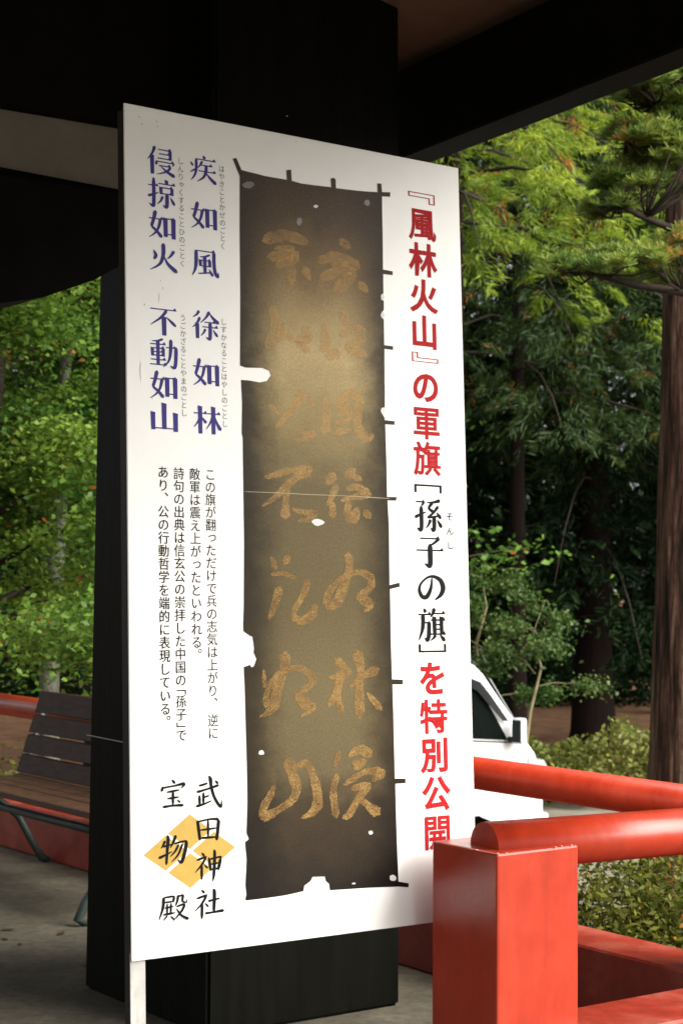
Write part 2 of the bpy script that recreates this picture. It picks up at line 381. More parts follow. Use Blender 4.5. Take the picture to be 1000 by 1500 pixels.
for i, (px, py, s, a) in enumerate(((12, 1362, .032, .3), (90, 1368, .034, 1.4), (30, 1383, .018, 2), (128, 1414, .026, .5), (8, 1376, .022, 2.4))):
    c = onz(px, py, .003); bm = bmesh.new()
    vs = [bm.verts.new(c + Vector((math.cos(a) * x - math.sin(a) * y, math.sin(a) * x + math.cos(a) * y, h)) * s) for x, y, h in ((-1, 0, 0), (-.4, .45, .12), (.4, .4, .05), (1.1, 0, .18), (.4, -.4, .04), (-.4, -.42, .15))]
    bm.faces.new(vs)
    tag(obj('fallen_leaf', bm, M['dry_leaf']), 'small dry brown leaf lying on the concrete floor in front of the bench', 'leaf', 'fallen leaves on the floor')

# ------------------------------------------------------------------ signboard
BO = Vector((-.55979, 4.5, 2.75452)); BW, BH = 1.11398, 2.15888
ya, rb, lc = .63386524, -.01120448, .05509642
BR = Vector((math.cos(ya) * math.cos(rb), math.sin(ya) * math.cos(rb), math.sin(rb)))
n0 = Vector((math.sin(ya), -math.cos(ya), 0)); up0 = n0.cross(BR)
if up0.z < 0: up0 = -up0
BU = (up0 * math.cos(lc) - n0 * math.sin(lc)).normalized()
BN_ = BR.cross(BU).normalized()
if BN_.y > 0: BN_ = -BN_
def bp(u, v, h=0): return BO + BR * u - BU * v + BN_ * h
def buv(px, py):
    d = ray(px, py); t = (BO - CAM).dot(BN_) / d.dot(BN_); q = CAM + d * t - BO
    return (q.dot(BR), -q.dot(BU))
sb0 = bp(BW / 2, BH, -.02); sb0.z = 0
sign = empty('signboard', sb0, 'tall white notice board with a printed old war banner and vertical Japanese lettering', 'signboard')
bm = bmesh.new(); box(bm, bp(0, BH, -.006), BR * BW, BU * BH, BN_ * .006, .0015)
panel = obj('panel', bm, M['panel'], sign)
bm = bmesh.new()
box(bm, bp(.0, BH - .02, -.0085), BR * BW, BU * (BH - .03), -BN_ * .004)
obj('backing_board', bm, M['frame'], sign)
def leg_bm(u, wid):
    bm = bmesh.new(); t_ = bp(u, .012, -.014); bt = bp(u, BH, -.014)
    k = (bt.z) / (BU.z); foot = bt - BU * k
    dep = -BN_ * .026
    box(bm, foot - BN_ * .004, BR * wid, dep, t_ - foot, .002)
    b2 = bmesh.new(); box(b2, foot, BR * wid, -BN_ * .0035, t_ - foot); return bm, b2
for u_ in (.004, BW - .06):
    b1, b2 = leg_bm(u_, .042); lg = obj('leg', b1, M['frame'], sign); obj('pale_face', b2, M['leg'], lg)  # dark brown leg body paints in the shade on its sides
for v in (.35, 1.1, 1.9):
    bm = bmesh.new(); box(bm, bp(.05, v + .04, -.0145), BR * (BW - .115), BU * .04, -BN_ * .025, .002)
    obj('crossbar', bm, M['frame'], sign)

# ---- lettering tools: everything is collected in board coordinates (u right, v down, h out)
class Ink:
    def __init__(s): s.V = []; s.F = []; s.h = .0006
    def poly(s, pts, h):                      # convex or simple polygon
        b = len(s.V); s.V += [bp(u, v, h) for u, v in pts]
        if len(pts) <= 4: s.F.append([b + i for i in range(len(pts))])
        else:
            for t in tessellate_polygon([[Vector((u, v, 0)) for u, v in pts]]): s.F.append([b + i for i in t])
    def next(s): s.h += .000012; return s.h
    def build(s, name, m, parent):
        me = bpy.data.meshes.new(name); me.from_pydata([tuple(v) for v in s.V], [], s.F); me.update()
        # all faces look out of the board
        bm = bmesh.new(); bm.from_mesh(me)
        bmesh.ops.dissolve_degenerate(bm, edges=bm.edges, dist=1e-6)
        for f in bm.faces:
            f.normal_update()
            if f.normal.dot(BN_) < 0: f.normal_flip()
        bm.to_mesh(me); bm.free()
        return link(name, me, m, parent)
_G = {}
def glyph(ch, off):
    if (ch, off) in _G: return _G[(ch, off)]
    cu = bpy.data.curves.new('g', 'FONT'); cu.body = ch; cu.size = 1; cu.offset = off; cu.resolution_u = 4
    o = bpy.data.objects.new('g', cu); COL.objects.link(o); bpy.context.view_layer.update()
    me = bpy.data.meshes.new_from_object(o.evaluated_get(bpy.context.evaluated_depsgraph_get()))
    r = ([(v.co.x - .5, v.co.y - .37) for v in me.vertices], [list(p.vertices) for p in me.polygons])
    bpy.data.objects.remove(o); bpy.data.curves.remove(cu); bpy.data.meshes.remove(me)
    _G[(ch, off)] = r; return r
def put(ink, ch, u, v, ex, ey, off=0.0):
    if off > .003:                               # heavier face: the outline laid down again round a small circle
        for k in range(8):
            put(ink, ch, u + off * ex * math.cos(k * math.pi / 4), v + off * .62 * ey * math.sin(k * math.pi / 4), ex, ey)
    vs, fs = glyph(ch, off); h = ink.next(); b = len(ink.V)
    for x, y in vs:
        if ch in '「」『』［］': x, y = y, -x
        elif ch in '、。': x, y = x + .58, y + .60
        elif ch in 'っゃゅょ': x, y = x + .09, y + .09
        ink.V.append(bp(u + x * ex, v - y * ey, h))
    ink.F += [[b + i for i in f] for f in fs]
def bracket(ink, ch, px, py, wpx, hpx):
    # corner bracket turned for vertical setting, fitted to its measured width and height
    vs, fs = glyph(ch, 0.0); Q = [(y, -x) for x, y in vs]; xs = [q[0] for q in Q]; ys = [q[1] for q in Q]
    (u0_, v0_), (u1_, v1_) = buv(px - wpx / 2, py), buv(px + wpx / 2, py); (_, va_), (_, vb2) = buv(px, py - hpx / 2), buv(px, py + hpx / 2)
    u, v = buv(px, py); h = ink.next(); b = len(ink.V); wd, ht = u1_ - u0_, vb2 - va_
    for x, y in Q:
        ink.V.append(bp(u + ((x - min(xs)) / (max(xs) - min(xs)) - .5) * wd, v - ((y - min(ys)) / (max(ys) - min(ys)) - .5) * ht, h))
    ink.F += [[b + i for i in f] for f in fs]
def column(ink, text, p0, p1, ex, ey, off=0.0, adv=None):
    """characters evenly set between two measured centres; adv gives uneven advances"""
    a, b = Vector(buv(*p0)), Vector(buv(*p1)); n = len(text)
    pos = [0.0]
    for k in range(1, n): pos.append(pos[-1] + (adv[k - 1] if adv else 1))
    for ch, s in zip(text, pos):
        q = a.lerp(b, s / pos[-1]) if n > 1 else a
        if ch != ' ': put(ink, ch, q.x, q.y, ex, ey, off * (.66 if off > .02 and ch in '旗特風開軍' else 1))
def smooth(pts, sub=5):
    P = [Vector(p) for p in pts]
    if len(P) == 2: return [P[0].lerp(P[1], k / 4) for k in range(5)]
    out = []
    for i in range(len(P) - 1):
        p0, p1, p2, p3 = P[max(i - 1, 0)], P[i], P[i + 1], P[min(i + 2, len(P) - 1)]
        for k in range(sub):
            t = k / sub
            out.append(.5 * ((2 * p1) + (p2 - p0) * t + (2 * p0 - 5 * p1 + 4 * p2 - p3) * t * t + (3 * p1 - p0 - 3 * p2 + p3) * t ** 3))
    out.append(P[-1]); return out
def stroke(ink, pts, tf, wob=0, bold=1.0):
    """brush stroke through (x, y, width) in a glyph's own units; tf maps x, y to board u, v"""
    Q = smooth(pts); L, Rr = [], []
    for i, q in enumerate(Q):
        d = Q[min(i + 1, len(Q) - 1)] - Q[max(i - 1, 0)]; n = Vector((-d.y, d.x)); n.normalize()
        wd = max(q.z, .4) * bold / 2 * (1 + (random.uniform(-wob, wob) if wob else 0))
        if i in (0, len(Q) - 1): wd *= .55
        L.append(tf(q.x + n.x * wd, q.y + n.y * wd)); Rr.append(tf(q.x - n.x * wd, q.y - n.y * wd))
    # short rounded ends
    def capp(i, j):
        d = (Q[i] - Q[j]); d.z = 0
        if d.length: d.normalize()
        return tf(Q[i].x + d.x * Q[i].z * .3, Q[i].y + d.y * Q[i].z * .3)
    h = ink.next()
    ink.poly([L[0], Rr[0], capp(0, 1)], h)
    for i in range(len(Q) - 1):
        ink.poly([L[i], L[i + 1], Rr[i + 1], Rr[i]], h); h += .0000008
    ink.poly([Rr[-1], L[-1], capp(-1, -2)], h); ink.h = h
def crop(x0, y0, s): return lambda X, Y: buv(x0 + X / s, y0 + Y / s)

# ---- serif (mincho) characters as strokes on a 100 x 100 grid: H bar, V stem, P path
MIN = {
'疾': 'P50,1,3 54,8,9 55,13,6;H22,97,16;P24,16,8 24,50,8 18,75,6 4,96,2;P3,30,3 11,42,8;P1,67,3 20,54,6;P46,22,7 38,38,5 29,48,2;H42,84,36;H32,97,58;P61,36,9 60,58,9 50,80,6 26,98,2;P60,62,2 76,80,8 97,97,11',
'如': 'P25,3,11 18,34,9 10,58,8;P10,58,6 30,74,8 47,93,10;P43,30,9 36,60,7 22,82,5 1,98,2;H1,53,30;V62,22,90,11;V91,22,95,11;H62,94,25;H62,91,80',
'風': 'P16,7,10 16,45,10 12,75,7 1,98,2;H14,86,7;P83,7,10 83,50,10 87,80,10 97,93,8 98,77,2;P67,18,6 48,26,5 30,28,2;V32,38,62,8;H32,70,40;V67,38,62,8;H32,70,60;V49,26,86,9;P23,89,4 50,85,4 74,80,4;P64,70,3 77,92,10',
'徐': 'P26,1,9 18,14,6 3,25,2;P29,24,9 18,46,6 1,61,2;V20,44,99,10;P64,1,10 52,22,6 31,43,2;P64,4,2 78,22,8 99,39,11;H46,87,39;H38,96,56;P67,38,10 67,90,10 62,98,8 51,92,2;P49,64,8 42,78,5 32,89,2;P78,64,3 94,86,10',
'林': 'H1,49,27;V25,1,99,11;P25,29,7 17,55,5 1,78,2;P28,38,2 36,48,6 46,60,9;H51,99,27;V74,1,99,11;P73,29,7 62,58,5 46,83,2;P76,29,2 86,58,7 100,82,11',
'侵': 'P27,1,10 18,26,6 1,49,2;V18,30,99,10;H40,87,9;V84,8,43,8;H42,84,24;H37,87,40;P34,49,4 32,63,9;H34,97,52;P97,52,6 91,63,2;H42,85,66;P85,66,7 70,84,6 33,99,2;P48,67,2 70,84,7 98,98,11',
'掠': 'H1,37,26;P21,1,10 21,88,10 15,98,8 4,91,2;P1,65,8 20,58,6 38,49,2;V68,1,16,9;H38,99,17;V48,28,54,8;H48,90,30;V88,28,54,8;H48,88,51;P69,51,10 69,90,10 64,98,8 54,92,2;P53,62,8 46,78,5 33,91,2;P82,62,3 96,86,10',
'火': 'P16,28,3 24,46,10 17,60,6;P90,24,9 78,42,6 65,54,2;P51,2,11 51,40,10 38,75,7 2,99,2;P53,44,2 68,72,8 99,97,12',
'不': 'H3,97,8;P62,10,9 42,36,7 2,66,2;V53,32,99,12;P61,34,3 94,62,11',
'動': 'P47,1,7 28,8,5 7,10,2;H1,57,20;V10,32,62,8;H10,52,34;V49,32,62,8;H10,50,47;H10,50,59;V30,7,90,9;H3,57,74;H0,60,91;H58,93,29;P95,27,10 93,80,10 87,98,9 73,92,2;P76,1,10 75,40,9 68,75,6 48,99,2',
'山': 'V50,1,92,12;V10,33,95,11;V91,33,99,12;H8,92,89',
'孫': 'H4,35,10;P35,10,6 24,23,4;P23,25,9 23,88,9 17,98,8 7,92,2;P0,59,7 20,50,5 41,41,2;P93,4,8 70,10,5 44,12,2;P66,11,7 52,29,6 71,42,7;P86,23,7 66,45,5 46,59,5;P46,59,5 70,56,4 91,52,4;P80,42,3 95,60,9;P70,54,9 70,90,9 65,98,8 57,92,2;P56,66,8 50,80,5 39,93,2;P82,66,3 97,88,10',
'子': 'H15,86,8;P86,8,7 66,23,5 52,31,4;P51,28,11 51,88,11 45,98,9 30,91,2;H0,100,47',
'の': 'P54,14,3 50,50,7 34,82,10 17,82,9 7,60,7 13,36,5 36,14,5 60,9,7 85,22,10 95,48,11 87,74,9 64,94,3',
'旗': 'P22,1,4 27,12,9;H1,47,19;P18,19,9 16,60,8 1,98,2;H18,42,44;P40,42,9 38,80,9 32,97,8 23,90,2;P60,1,9 54,16,6 45,27,2;H54,99,16;H47,99,36;V60,25,78,8;V86,25,78,8;H60,86,50;H60,86,64;H43,100,79;P62,82,8 56,90,5 43,99,2;P80,82,3 96,99,10',
}
def mincho(ink, ch, u, v, ex, ey, thin=4.2, bold=1.3):
    tf = lambda X, Y: (u + (X - 50) / 100 * ex, v + (Y - 50) / 100 * ey)
    for s in MIN[ch].split(';'):
        if s[0] == 'P':
            stroke(ink, [tuple(map(float, q.split(','))) for q in s[1:].split()], tf, 0, bold)
        else:
            a = list(map(float, s[1:].split(',')))
            if s[0] == 'H':
                x1, x2, y = a; t = thin / 2
                ink.poly([tf(x1, y - t), tf(x2, y - t), tf(x2, y + t), tf(x1, y + t)], ink.next())
                k = min(12, (x2 - x1) * .28)
                ink.poly([tf(x2 - k, y - t), tf(x2 - k * .35, y - t - k * .62), tf(x2 + 2, y + t)], ink.next())
            else:
                x, y1, y2, wd = a; wd *= .5 * bold
                ink.poly([tf(x - wd - 2, y1 - 1), tf(x + wd, y1 + 2), tf(x + wd, y2), tf(x - wd, y2)], ink.next())

def grp(text, p0, p1, ex, ey):
    a, b = Vector(buv(*p0)), Vector(buv(*p1)); n = len(text)
    for k, ch in enumerate(text):
        q = a.lerp(b, k / (n - 1)); mincho(I, ch, q.x, q.y, ex, ey)
I = Ink()
grp('疾如風', (297.6, 248), (300.6, 386), .082, .074)
I.build('verse_lettering', M['ink_blue'], sign); I = Ink()
grp('徐如林', (301, 476.6), (303.3, 615.5), .082, .074)
I.build('verse_lettering', M['ink_blue'], sign); I = Ink()
grp('侵掠如火', (236, 236.3), (238.8, 377), .082, .074)
I.build('verse_lettering', M['ink_blue'], sign); I = Ink()
grp('不動如山', (239.4, 471), (240.8, 611), .082, .074)
I.build('verse_lettering', M['ink_blue'], sign); I = Ink()
I = Ink()
E2 = .0198
column(I, 'はやきことかぜのごとく', (324.4, 247.4), (326.4, 360.5), E2, E2, -.006)
I.build('reading_lettering', M['ink_grey'], sign); I = Ink()
column(I, 'しずかなることはやしのごとし', (327.4, 471.5), (329.2, 621), E2, E2, -.006)
I.build('reading_lettering', M['ink_grey'], sign); I = Ink()
column(I, 'しんりゃくすることひのごとく', (264.4, 236), (267.2, 386), E2, E2, -.006)
I.build('reading_lettering', M['ink_grey'], sign); I = Ink()
column(I, 'うごかざることやまのごとし', (267.8, 465.5), (269.6, 605), E2, E2, -.006)
I.build('reading_lettering', M['ink_grey'], sign); I = Ink()
column(I, 'そんし', (658, 757), (659, 799), .028, .025, .02)
I.build('reading_lettering', M['ink_grey'], sign); I = Ink()
I = Ink()
E3 = .0335; o3 = .0028
column(I, 'この旗が翻っただけで兵の志気は上がり、', (308, 695.2), (312.0, 1030.5), E3, E3, o3)
column(I, '逆に', (312.2, 1055.5), (312.5, 1074), E3, E3, o3)
column(I, '敵軍は震え上がったといわれる。', (285.2, 694.5), (288.6, 960), E3, E3, o3)
column(I, '詩句の出典は信玄公の崇拝した中国の 孫子 で', (262, 693.6), (265.6, 1077), E3, E3, o3, [1] * 16 + [.83, .80, 1, .78, .80])
bracket(I, '「', 265.6, 1014.2, 13.5, 7); bracket(I, '」', 265.3, 1061.5, 13, 7)
column(I, 'あり、', (239, 691.5), (239.4, 730), E3, E3, o3)
column(I, '公の行動哲学を端的に表現している。', (239.4, 749.4), (242.5, 1058), E3, E3, o3)
I.build('paragraph_lettering', M['ink'], sign)
I = Ink(); ob = .029
bracket(I, '『', 616.8, 290.5, 38.5, 15); bracket(I, '』', 622.2, 524, 38.5, 14)
for txt, p0, p1 in (('風林火山', (618, 329), (621.2, 487)), ('の軍旗', (623, 567), (625.4, 672.5)), ('を特別公開', (633, 994), (640, 1219))):
    column(I, txt, p0, p1, .103, .100, ob)
I.build('heading_lettering', M['ink_red'], sign)
I = Ink()
for sg, cx_, cy_ in ((1, 626.4, 716.0), (-1, 633, 949.5)):
    u, v = buv(cx_, cy_); a, hh, t_ = .0500, .0118, .0055
    y0_, y1_ = v - sg * hh, v + sg * hh
    I.poly([(u - a, y0_), (u + a, y0_), (u + a, y0_ + sg * t_), (u - a, y0_ + sg * t_)], I.next())
    for k in (-1, 1): I.poly([(u + k * a, y0_ + sg * t_), (u + k * (a - .0085), y0_ + sg * t_), (u + k * (a - .0085), y1_), (u + k * a, y1_)], I.next())
for ch, p, ey in (('孫', (627.2, 754), .090), ('子', (629, 807.5), .086), ('の', (630.7, 861), .078), ('旗', (632, 915), .092)):
    u, v = buv(*p); mincho(I, ch, u, v, .098, ey, 5, 1.65)
I.build('banner_name_lettering', M['ink'], sign)
# ---- emblem and brush-written shrine name
c4 = crop(170, 1100, 4.348)
I = Ink()
cu_, cv_ = [(a + b) / 2 for a, b in zip(buv(170 + 175 / 4.348, 1100 + 667 / 4.348), buv(170 + 757 / 4.348, 1100 + 610 / 4.348))]
ha = (buv(170 + 757 / 4.348, 1100 + 610 / 4.348)[0] - buv(170 + 175 / 4.348, 1100 + 667 / 4.348)[0]) / 2
hb = (buv(170 + 477 / 4.348, 1100 + 875 / 4.348)[1] - buv(170 + 473 / 4.348, 1100 + 405 / 4.348)[1]) / 2
for du, dv in ((0, -1), (0, 1), (-1, 0), (1, 0)):
    x, y = cu_ + du * ha * .528, cv_ + dv * hb * .528
    I.poly([(x - ha * .472, y), (x, y - hb * .472), (x + ha * .472, y), (x, y + hb * .472)], .0006)
I.build('emblem', M['gold'], sign)
BRUSH = '''528,222,9 560,213,10 582,204,7|515,262,13 570,246,9 640,222,11 652,214,5|590,160,7 600,178,15 605,220,13 620,280,12 645,330,13 668,355,11 671,308,2|630,188,4 648,207,15|556,266,12 556,338,10|556,297,8 592,284,8|530,285,12 533,347,10|512,353,13 560,338,9 606,317,6
518,445,12 524,490,14 534,568,12|518,451,8 600,434,9 650,434,14|653,438,14 648,500,14 639,567,14|585,440,11 586,555,9|532,505,9 642,490,9|533,556,10 640,547,10
545,648,5 561,668,14|514,696,11 575,672,9|572,678,10 545,725,9 502,777,3|545,720,11 545,818,12|560,724,4 582,746,11|590,680,12 602,762,12|594,690,8 655,675,9 668,679,13|666,680,14 650,757,13|602,722,8 652,712,8|602,755,9 652,746,9|625,628,7 627,660,13 623,780,12 615,832,3
545,884,5 561,904,13|514,941,11 580,915,9|575,920,10 548,970,9 502,1022,3|548,965,11 546,1068,12|565,968,4 587,991,11|588,956,12 625,946,8 658,938,9|618,880,8 626,902,14 622,1025,12|568,1034,12 620,1026,9 684,1014,15
357,183,6 373,206,14|298,228,7 290,257,13|296,236,9 370,222,8 432,209,14 414,238,3|324,263,10 402,248,9|362,255,12 362,347,9|328,304,10 399,293,8|299,358,13 360,348,9 427,345,14|388,310,4 407,327,11
311,573,11 300,600,8 286,621,3|294,611,10 352,595,8|324,538,6 331,560,14 325,640,12 320,724,9|273,682,13 315,662,9 356,640,4|379,538,13 365,580,10 344,617,3|372,590,9 430,575,9 447,584,13 436,650,14 415,710,12 393,690,3|398,595,9 375,640,8 343,674,3|422,592,9 395,660,8 352,708,3
299,936,8 368,924,10|370,926,11 363,963,8|305,966,8 362,958,8|303,934,12 298,1000,11 273,1078,3|311,1001,8 364,990,8|325,975,9 325,1036,8|350,970,9 348,1032,8|300,1044,11 374,1030,9|326,1050,8 298,1083,3|347,1050,4 367,1072,10|396,918,11 388,960,8 378,987,3|395,926,7 427,915,9|427,916,10 423,955,9 446,963,6 450,944,3|385,991,8 433,977,10 415,1022,9 362,1083,3|384,1003,4 415,1045,10 459,1069,14'''
I = Ink(); I.h = .0009
for ch in BRUSH.split('\n'):
    for s in ch.split('|'):
        stroke(I, [tuple(map(float, q.split(','))) for q in s.split()], c4, 0, 1.5)
I.build('shrine_name_lettering', M['ink'], sign)

# ---- the printed banner
A5, A6, A7 = (330, 220), (330, 560), (330, 920); SC = 10 / 3
def seg(o, s): return [buv(o[0] + float(q.split(',')[0]) / SC, o[1] + float(q.split(',')[1]) / SC) for q in s.split()]
out = seg(A5, '70,128 35,42 53,38 78,97 115,107 150,115 190,126 230,133 300,145 297,98 320,95 323,150 370,163 420,170 470,176 516,181 513,140 525,135 537,142 539,186 640,198 700,203 742,205 740,162 760,164 763,205 803,206 803,228 763,226 764,300 766,400 768,583 815,592 815,610 769,605 770,700 757,715 772,738 772,780 755,805 772,828 774,952 817,958 817,975 775,970 776,1140')
out += seg(A6, '777,20 777,120 757,142 775,172 777,185 825,190 824,208 779,205 785,400 788,560 835,560 832,578 790,577 797,700 800,990 848,978 850,998 802,1010 804,1100')
out += seg(A7, '806,50 812,250 865,252 865,275 814,275 818,400 826,735 878,735 878,757 828,760 833,950 838,1100 843,1238 893,1246 892,1266 845,1262 760,1265 690,1268 510,1280 505,1248 490,1235 485,1213 425,1215 415,1235 385,1258 380,1285 290,1305 200,1318 104,1330 97,1325 103,1300 98,1255 104,1130 96,1045 115,1030 103,1000 108,850 106,700 99,450 95,300 90,190 120,180 128,192 140,185 152,152 138,120 140,95 132,42 120,38 88,15')
out += seg(A6, '87,1180 90,1100 92,800 88,500 85,270 80,250 82,100 77,0')
out += seg(A5, '76,1122 110,1124 165,1134 203,1127 222,1100 214,1077 180,1063 100,1062 72,1052 73,700 70,400')
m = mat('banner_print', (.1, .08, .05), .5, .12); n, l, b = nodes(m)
# the faded cloth of the old banner as printed: centre ochre, margins dark, foot nearly black; pale upper glow is painted board glare
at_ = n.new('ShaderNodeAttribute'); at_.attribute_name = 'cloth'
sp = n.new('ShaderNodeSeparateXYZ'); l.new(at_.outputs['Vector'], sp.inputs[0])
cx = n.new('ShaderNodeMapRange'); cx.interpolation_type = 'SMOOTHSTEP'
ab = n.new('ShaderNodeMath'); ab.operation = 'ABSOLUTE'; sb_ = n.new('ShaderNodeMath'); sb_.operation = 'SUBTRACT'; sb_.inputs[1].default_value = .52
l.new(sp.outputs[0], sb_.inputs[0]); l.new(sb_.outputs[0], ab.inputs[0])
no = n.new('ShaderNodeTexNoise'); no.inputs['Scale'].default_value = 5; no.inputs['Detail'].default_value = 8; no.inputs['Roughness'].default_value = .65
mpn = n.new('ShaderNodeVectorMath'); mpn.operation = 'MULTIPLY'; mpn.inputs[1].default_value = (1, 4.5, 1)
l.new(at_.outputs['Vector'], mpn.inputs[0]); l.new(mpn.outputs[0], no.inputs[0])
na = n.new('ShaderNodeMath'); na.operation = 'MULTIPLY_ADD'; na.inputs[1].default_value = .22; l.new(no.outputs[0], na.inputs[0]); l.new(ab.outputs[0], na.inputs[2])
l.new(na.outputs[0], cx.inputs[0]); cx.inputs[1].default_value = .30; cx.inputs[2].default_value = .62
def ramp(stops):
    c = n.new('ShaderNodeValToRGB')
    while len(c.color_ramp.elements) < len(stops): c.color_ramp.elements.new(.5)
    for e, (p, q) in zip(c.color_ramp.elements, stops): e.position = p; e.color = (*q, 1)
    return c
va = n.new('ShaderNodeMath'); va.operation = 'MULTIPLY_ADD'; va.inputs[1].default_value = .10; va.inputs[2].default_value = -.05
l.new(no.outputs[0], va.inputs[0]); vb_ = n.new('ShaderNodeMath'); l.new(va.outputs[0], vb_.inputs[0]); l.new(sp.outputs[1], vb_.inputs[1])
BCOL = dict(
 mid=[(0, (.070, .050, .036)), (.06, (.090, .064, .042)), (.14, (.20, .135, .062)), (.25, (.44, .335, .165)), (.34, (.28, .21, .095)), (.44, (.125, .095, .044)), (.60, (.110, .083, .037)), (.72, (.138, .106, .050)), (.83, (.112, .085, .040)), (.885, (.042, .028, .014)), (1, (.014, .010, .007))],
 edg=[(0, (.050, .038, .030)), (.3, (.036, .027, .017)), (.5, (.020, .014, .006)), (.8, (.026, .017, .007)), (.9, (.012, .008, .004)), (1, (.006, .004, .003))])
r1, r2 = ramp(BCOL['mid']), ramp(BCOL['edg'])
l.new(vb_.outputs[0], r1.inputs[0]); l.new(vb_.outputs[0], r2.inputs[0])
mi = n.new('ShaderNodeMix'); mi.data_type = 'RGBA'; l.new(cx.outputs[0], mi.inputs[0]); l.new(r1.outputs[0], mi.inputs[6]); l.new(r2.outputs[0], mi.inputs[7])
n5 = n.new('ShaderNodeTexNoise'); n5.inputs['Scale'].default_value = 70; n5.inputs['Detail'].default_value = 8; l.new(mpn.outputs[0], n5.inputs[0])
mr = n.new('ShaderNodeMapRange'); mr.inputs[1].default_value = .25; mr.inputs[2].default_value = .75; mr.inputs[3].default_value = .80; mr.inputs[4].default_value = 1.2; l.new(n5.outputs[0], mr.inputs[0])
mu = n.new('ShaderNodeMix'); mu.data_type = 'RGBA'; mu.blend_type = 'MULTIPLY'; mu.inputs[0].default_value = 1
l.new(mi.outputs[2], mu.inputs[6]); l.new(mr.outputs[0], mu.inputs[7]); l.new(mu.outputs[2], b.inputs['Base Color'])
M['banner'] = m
us = [q[0] for q in out]; vs_ = [q[1] for q in out]
FU0, FU1 = buv(352, 700)[0], buv(566, 700)[0]; FV0, FV1 = buv(460, 262)[1], buv(460, 1310)[1]
def cloth_attr(o):
    me = o.data; a = me.attributes.new('cloth', 'FLOAT_VECTOR', 'POINT')
    for i, v in enumerate(me.vertices):
        q = v.co - BO; a.data[i].vector = ((q.dot(BR) - FU0) / (FU1 - FU0), (-q.dot(BU) - FV0) / (FV1 - FV0), 0)
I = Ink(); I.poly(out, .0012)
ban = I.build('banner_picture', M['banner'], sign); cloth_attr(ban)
# pale holes worn through the cloth
I = Ink(); I.h = .0016
for o_, x, y, a, bq in ((A5, 440, 275, 11, 8), (A6, 450, 683, 30, 17), (A7, 708, 998, 12, 10), (A7, 175, 607, 14, 13), (A7, 625, 1247, 10, 5), (A7, 816, 1220, 17, 15), (A6, 768, 140, 12, 16), (A5, 765, 718, 8, 16), (A5, 765, 806, 9, 17)):
    I.poly([buv(o_[0] + (x + a * math.cos(t) * random.uniform(.8, 1.15)) / SC, o_[1] + (y + bq * math.sin(t) * random.uniform(.8, 1.15)) / SC) for t in [k * math.pi / 6 for k in range(12)]], I.next())
I.build('worn_holes', mat('pale_print', (.56, .56, .55), .4, .45), ban)
I = Ink(); I.h = .0016
for o_, x, y, a, bq in ((A5, 110, 170, 32, 18), (A5, 360, 347, 13, 20), (A5, 690, 255, 16, 16)):
    I.poly([buv(o_[0] + (x + a * math.cos(t) * random.uniform(.7, 1.15)) / SC, o_[1] + (y + bq * math.sin(t) * random.uniform(.7, 1.15)) / SC) for t in [k * math.pi / 6 for k in range(12)]], I.next())
I.build('faded_patches', noisy('faded_patch_print', [(.3, (.11, .09, .08)), (.7, (.17, .145, .13))], 40, .4, .4), ban)
I = Ink(); I.h = .0022
stroke(I, [(90, 534, 2.5), (250, 540, 3), (400, 548, 4), (560, 554, 3), (700, 562, 4), (800, 568, 2.5)], crop(*A6, SC))
I.build('crease_line', mat('crease_print', (.30, .24, .13), .4, .4), ban)
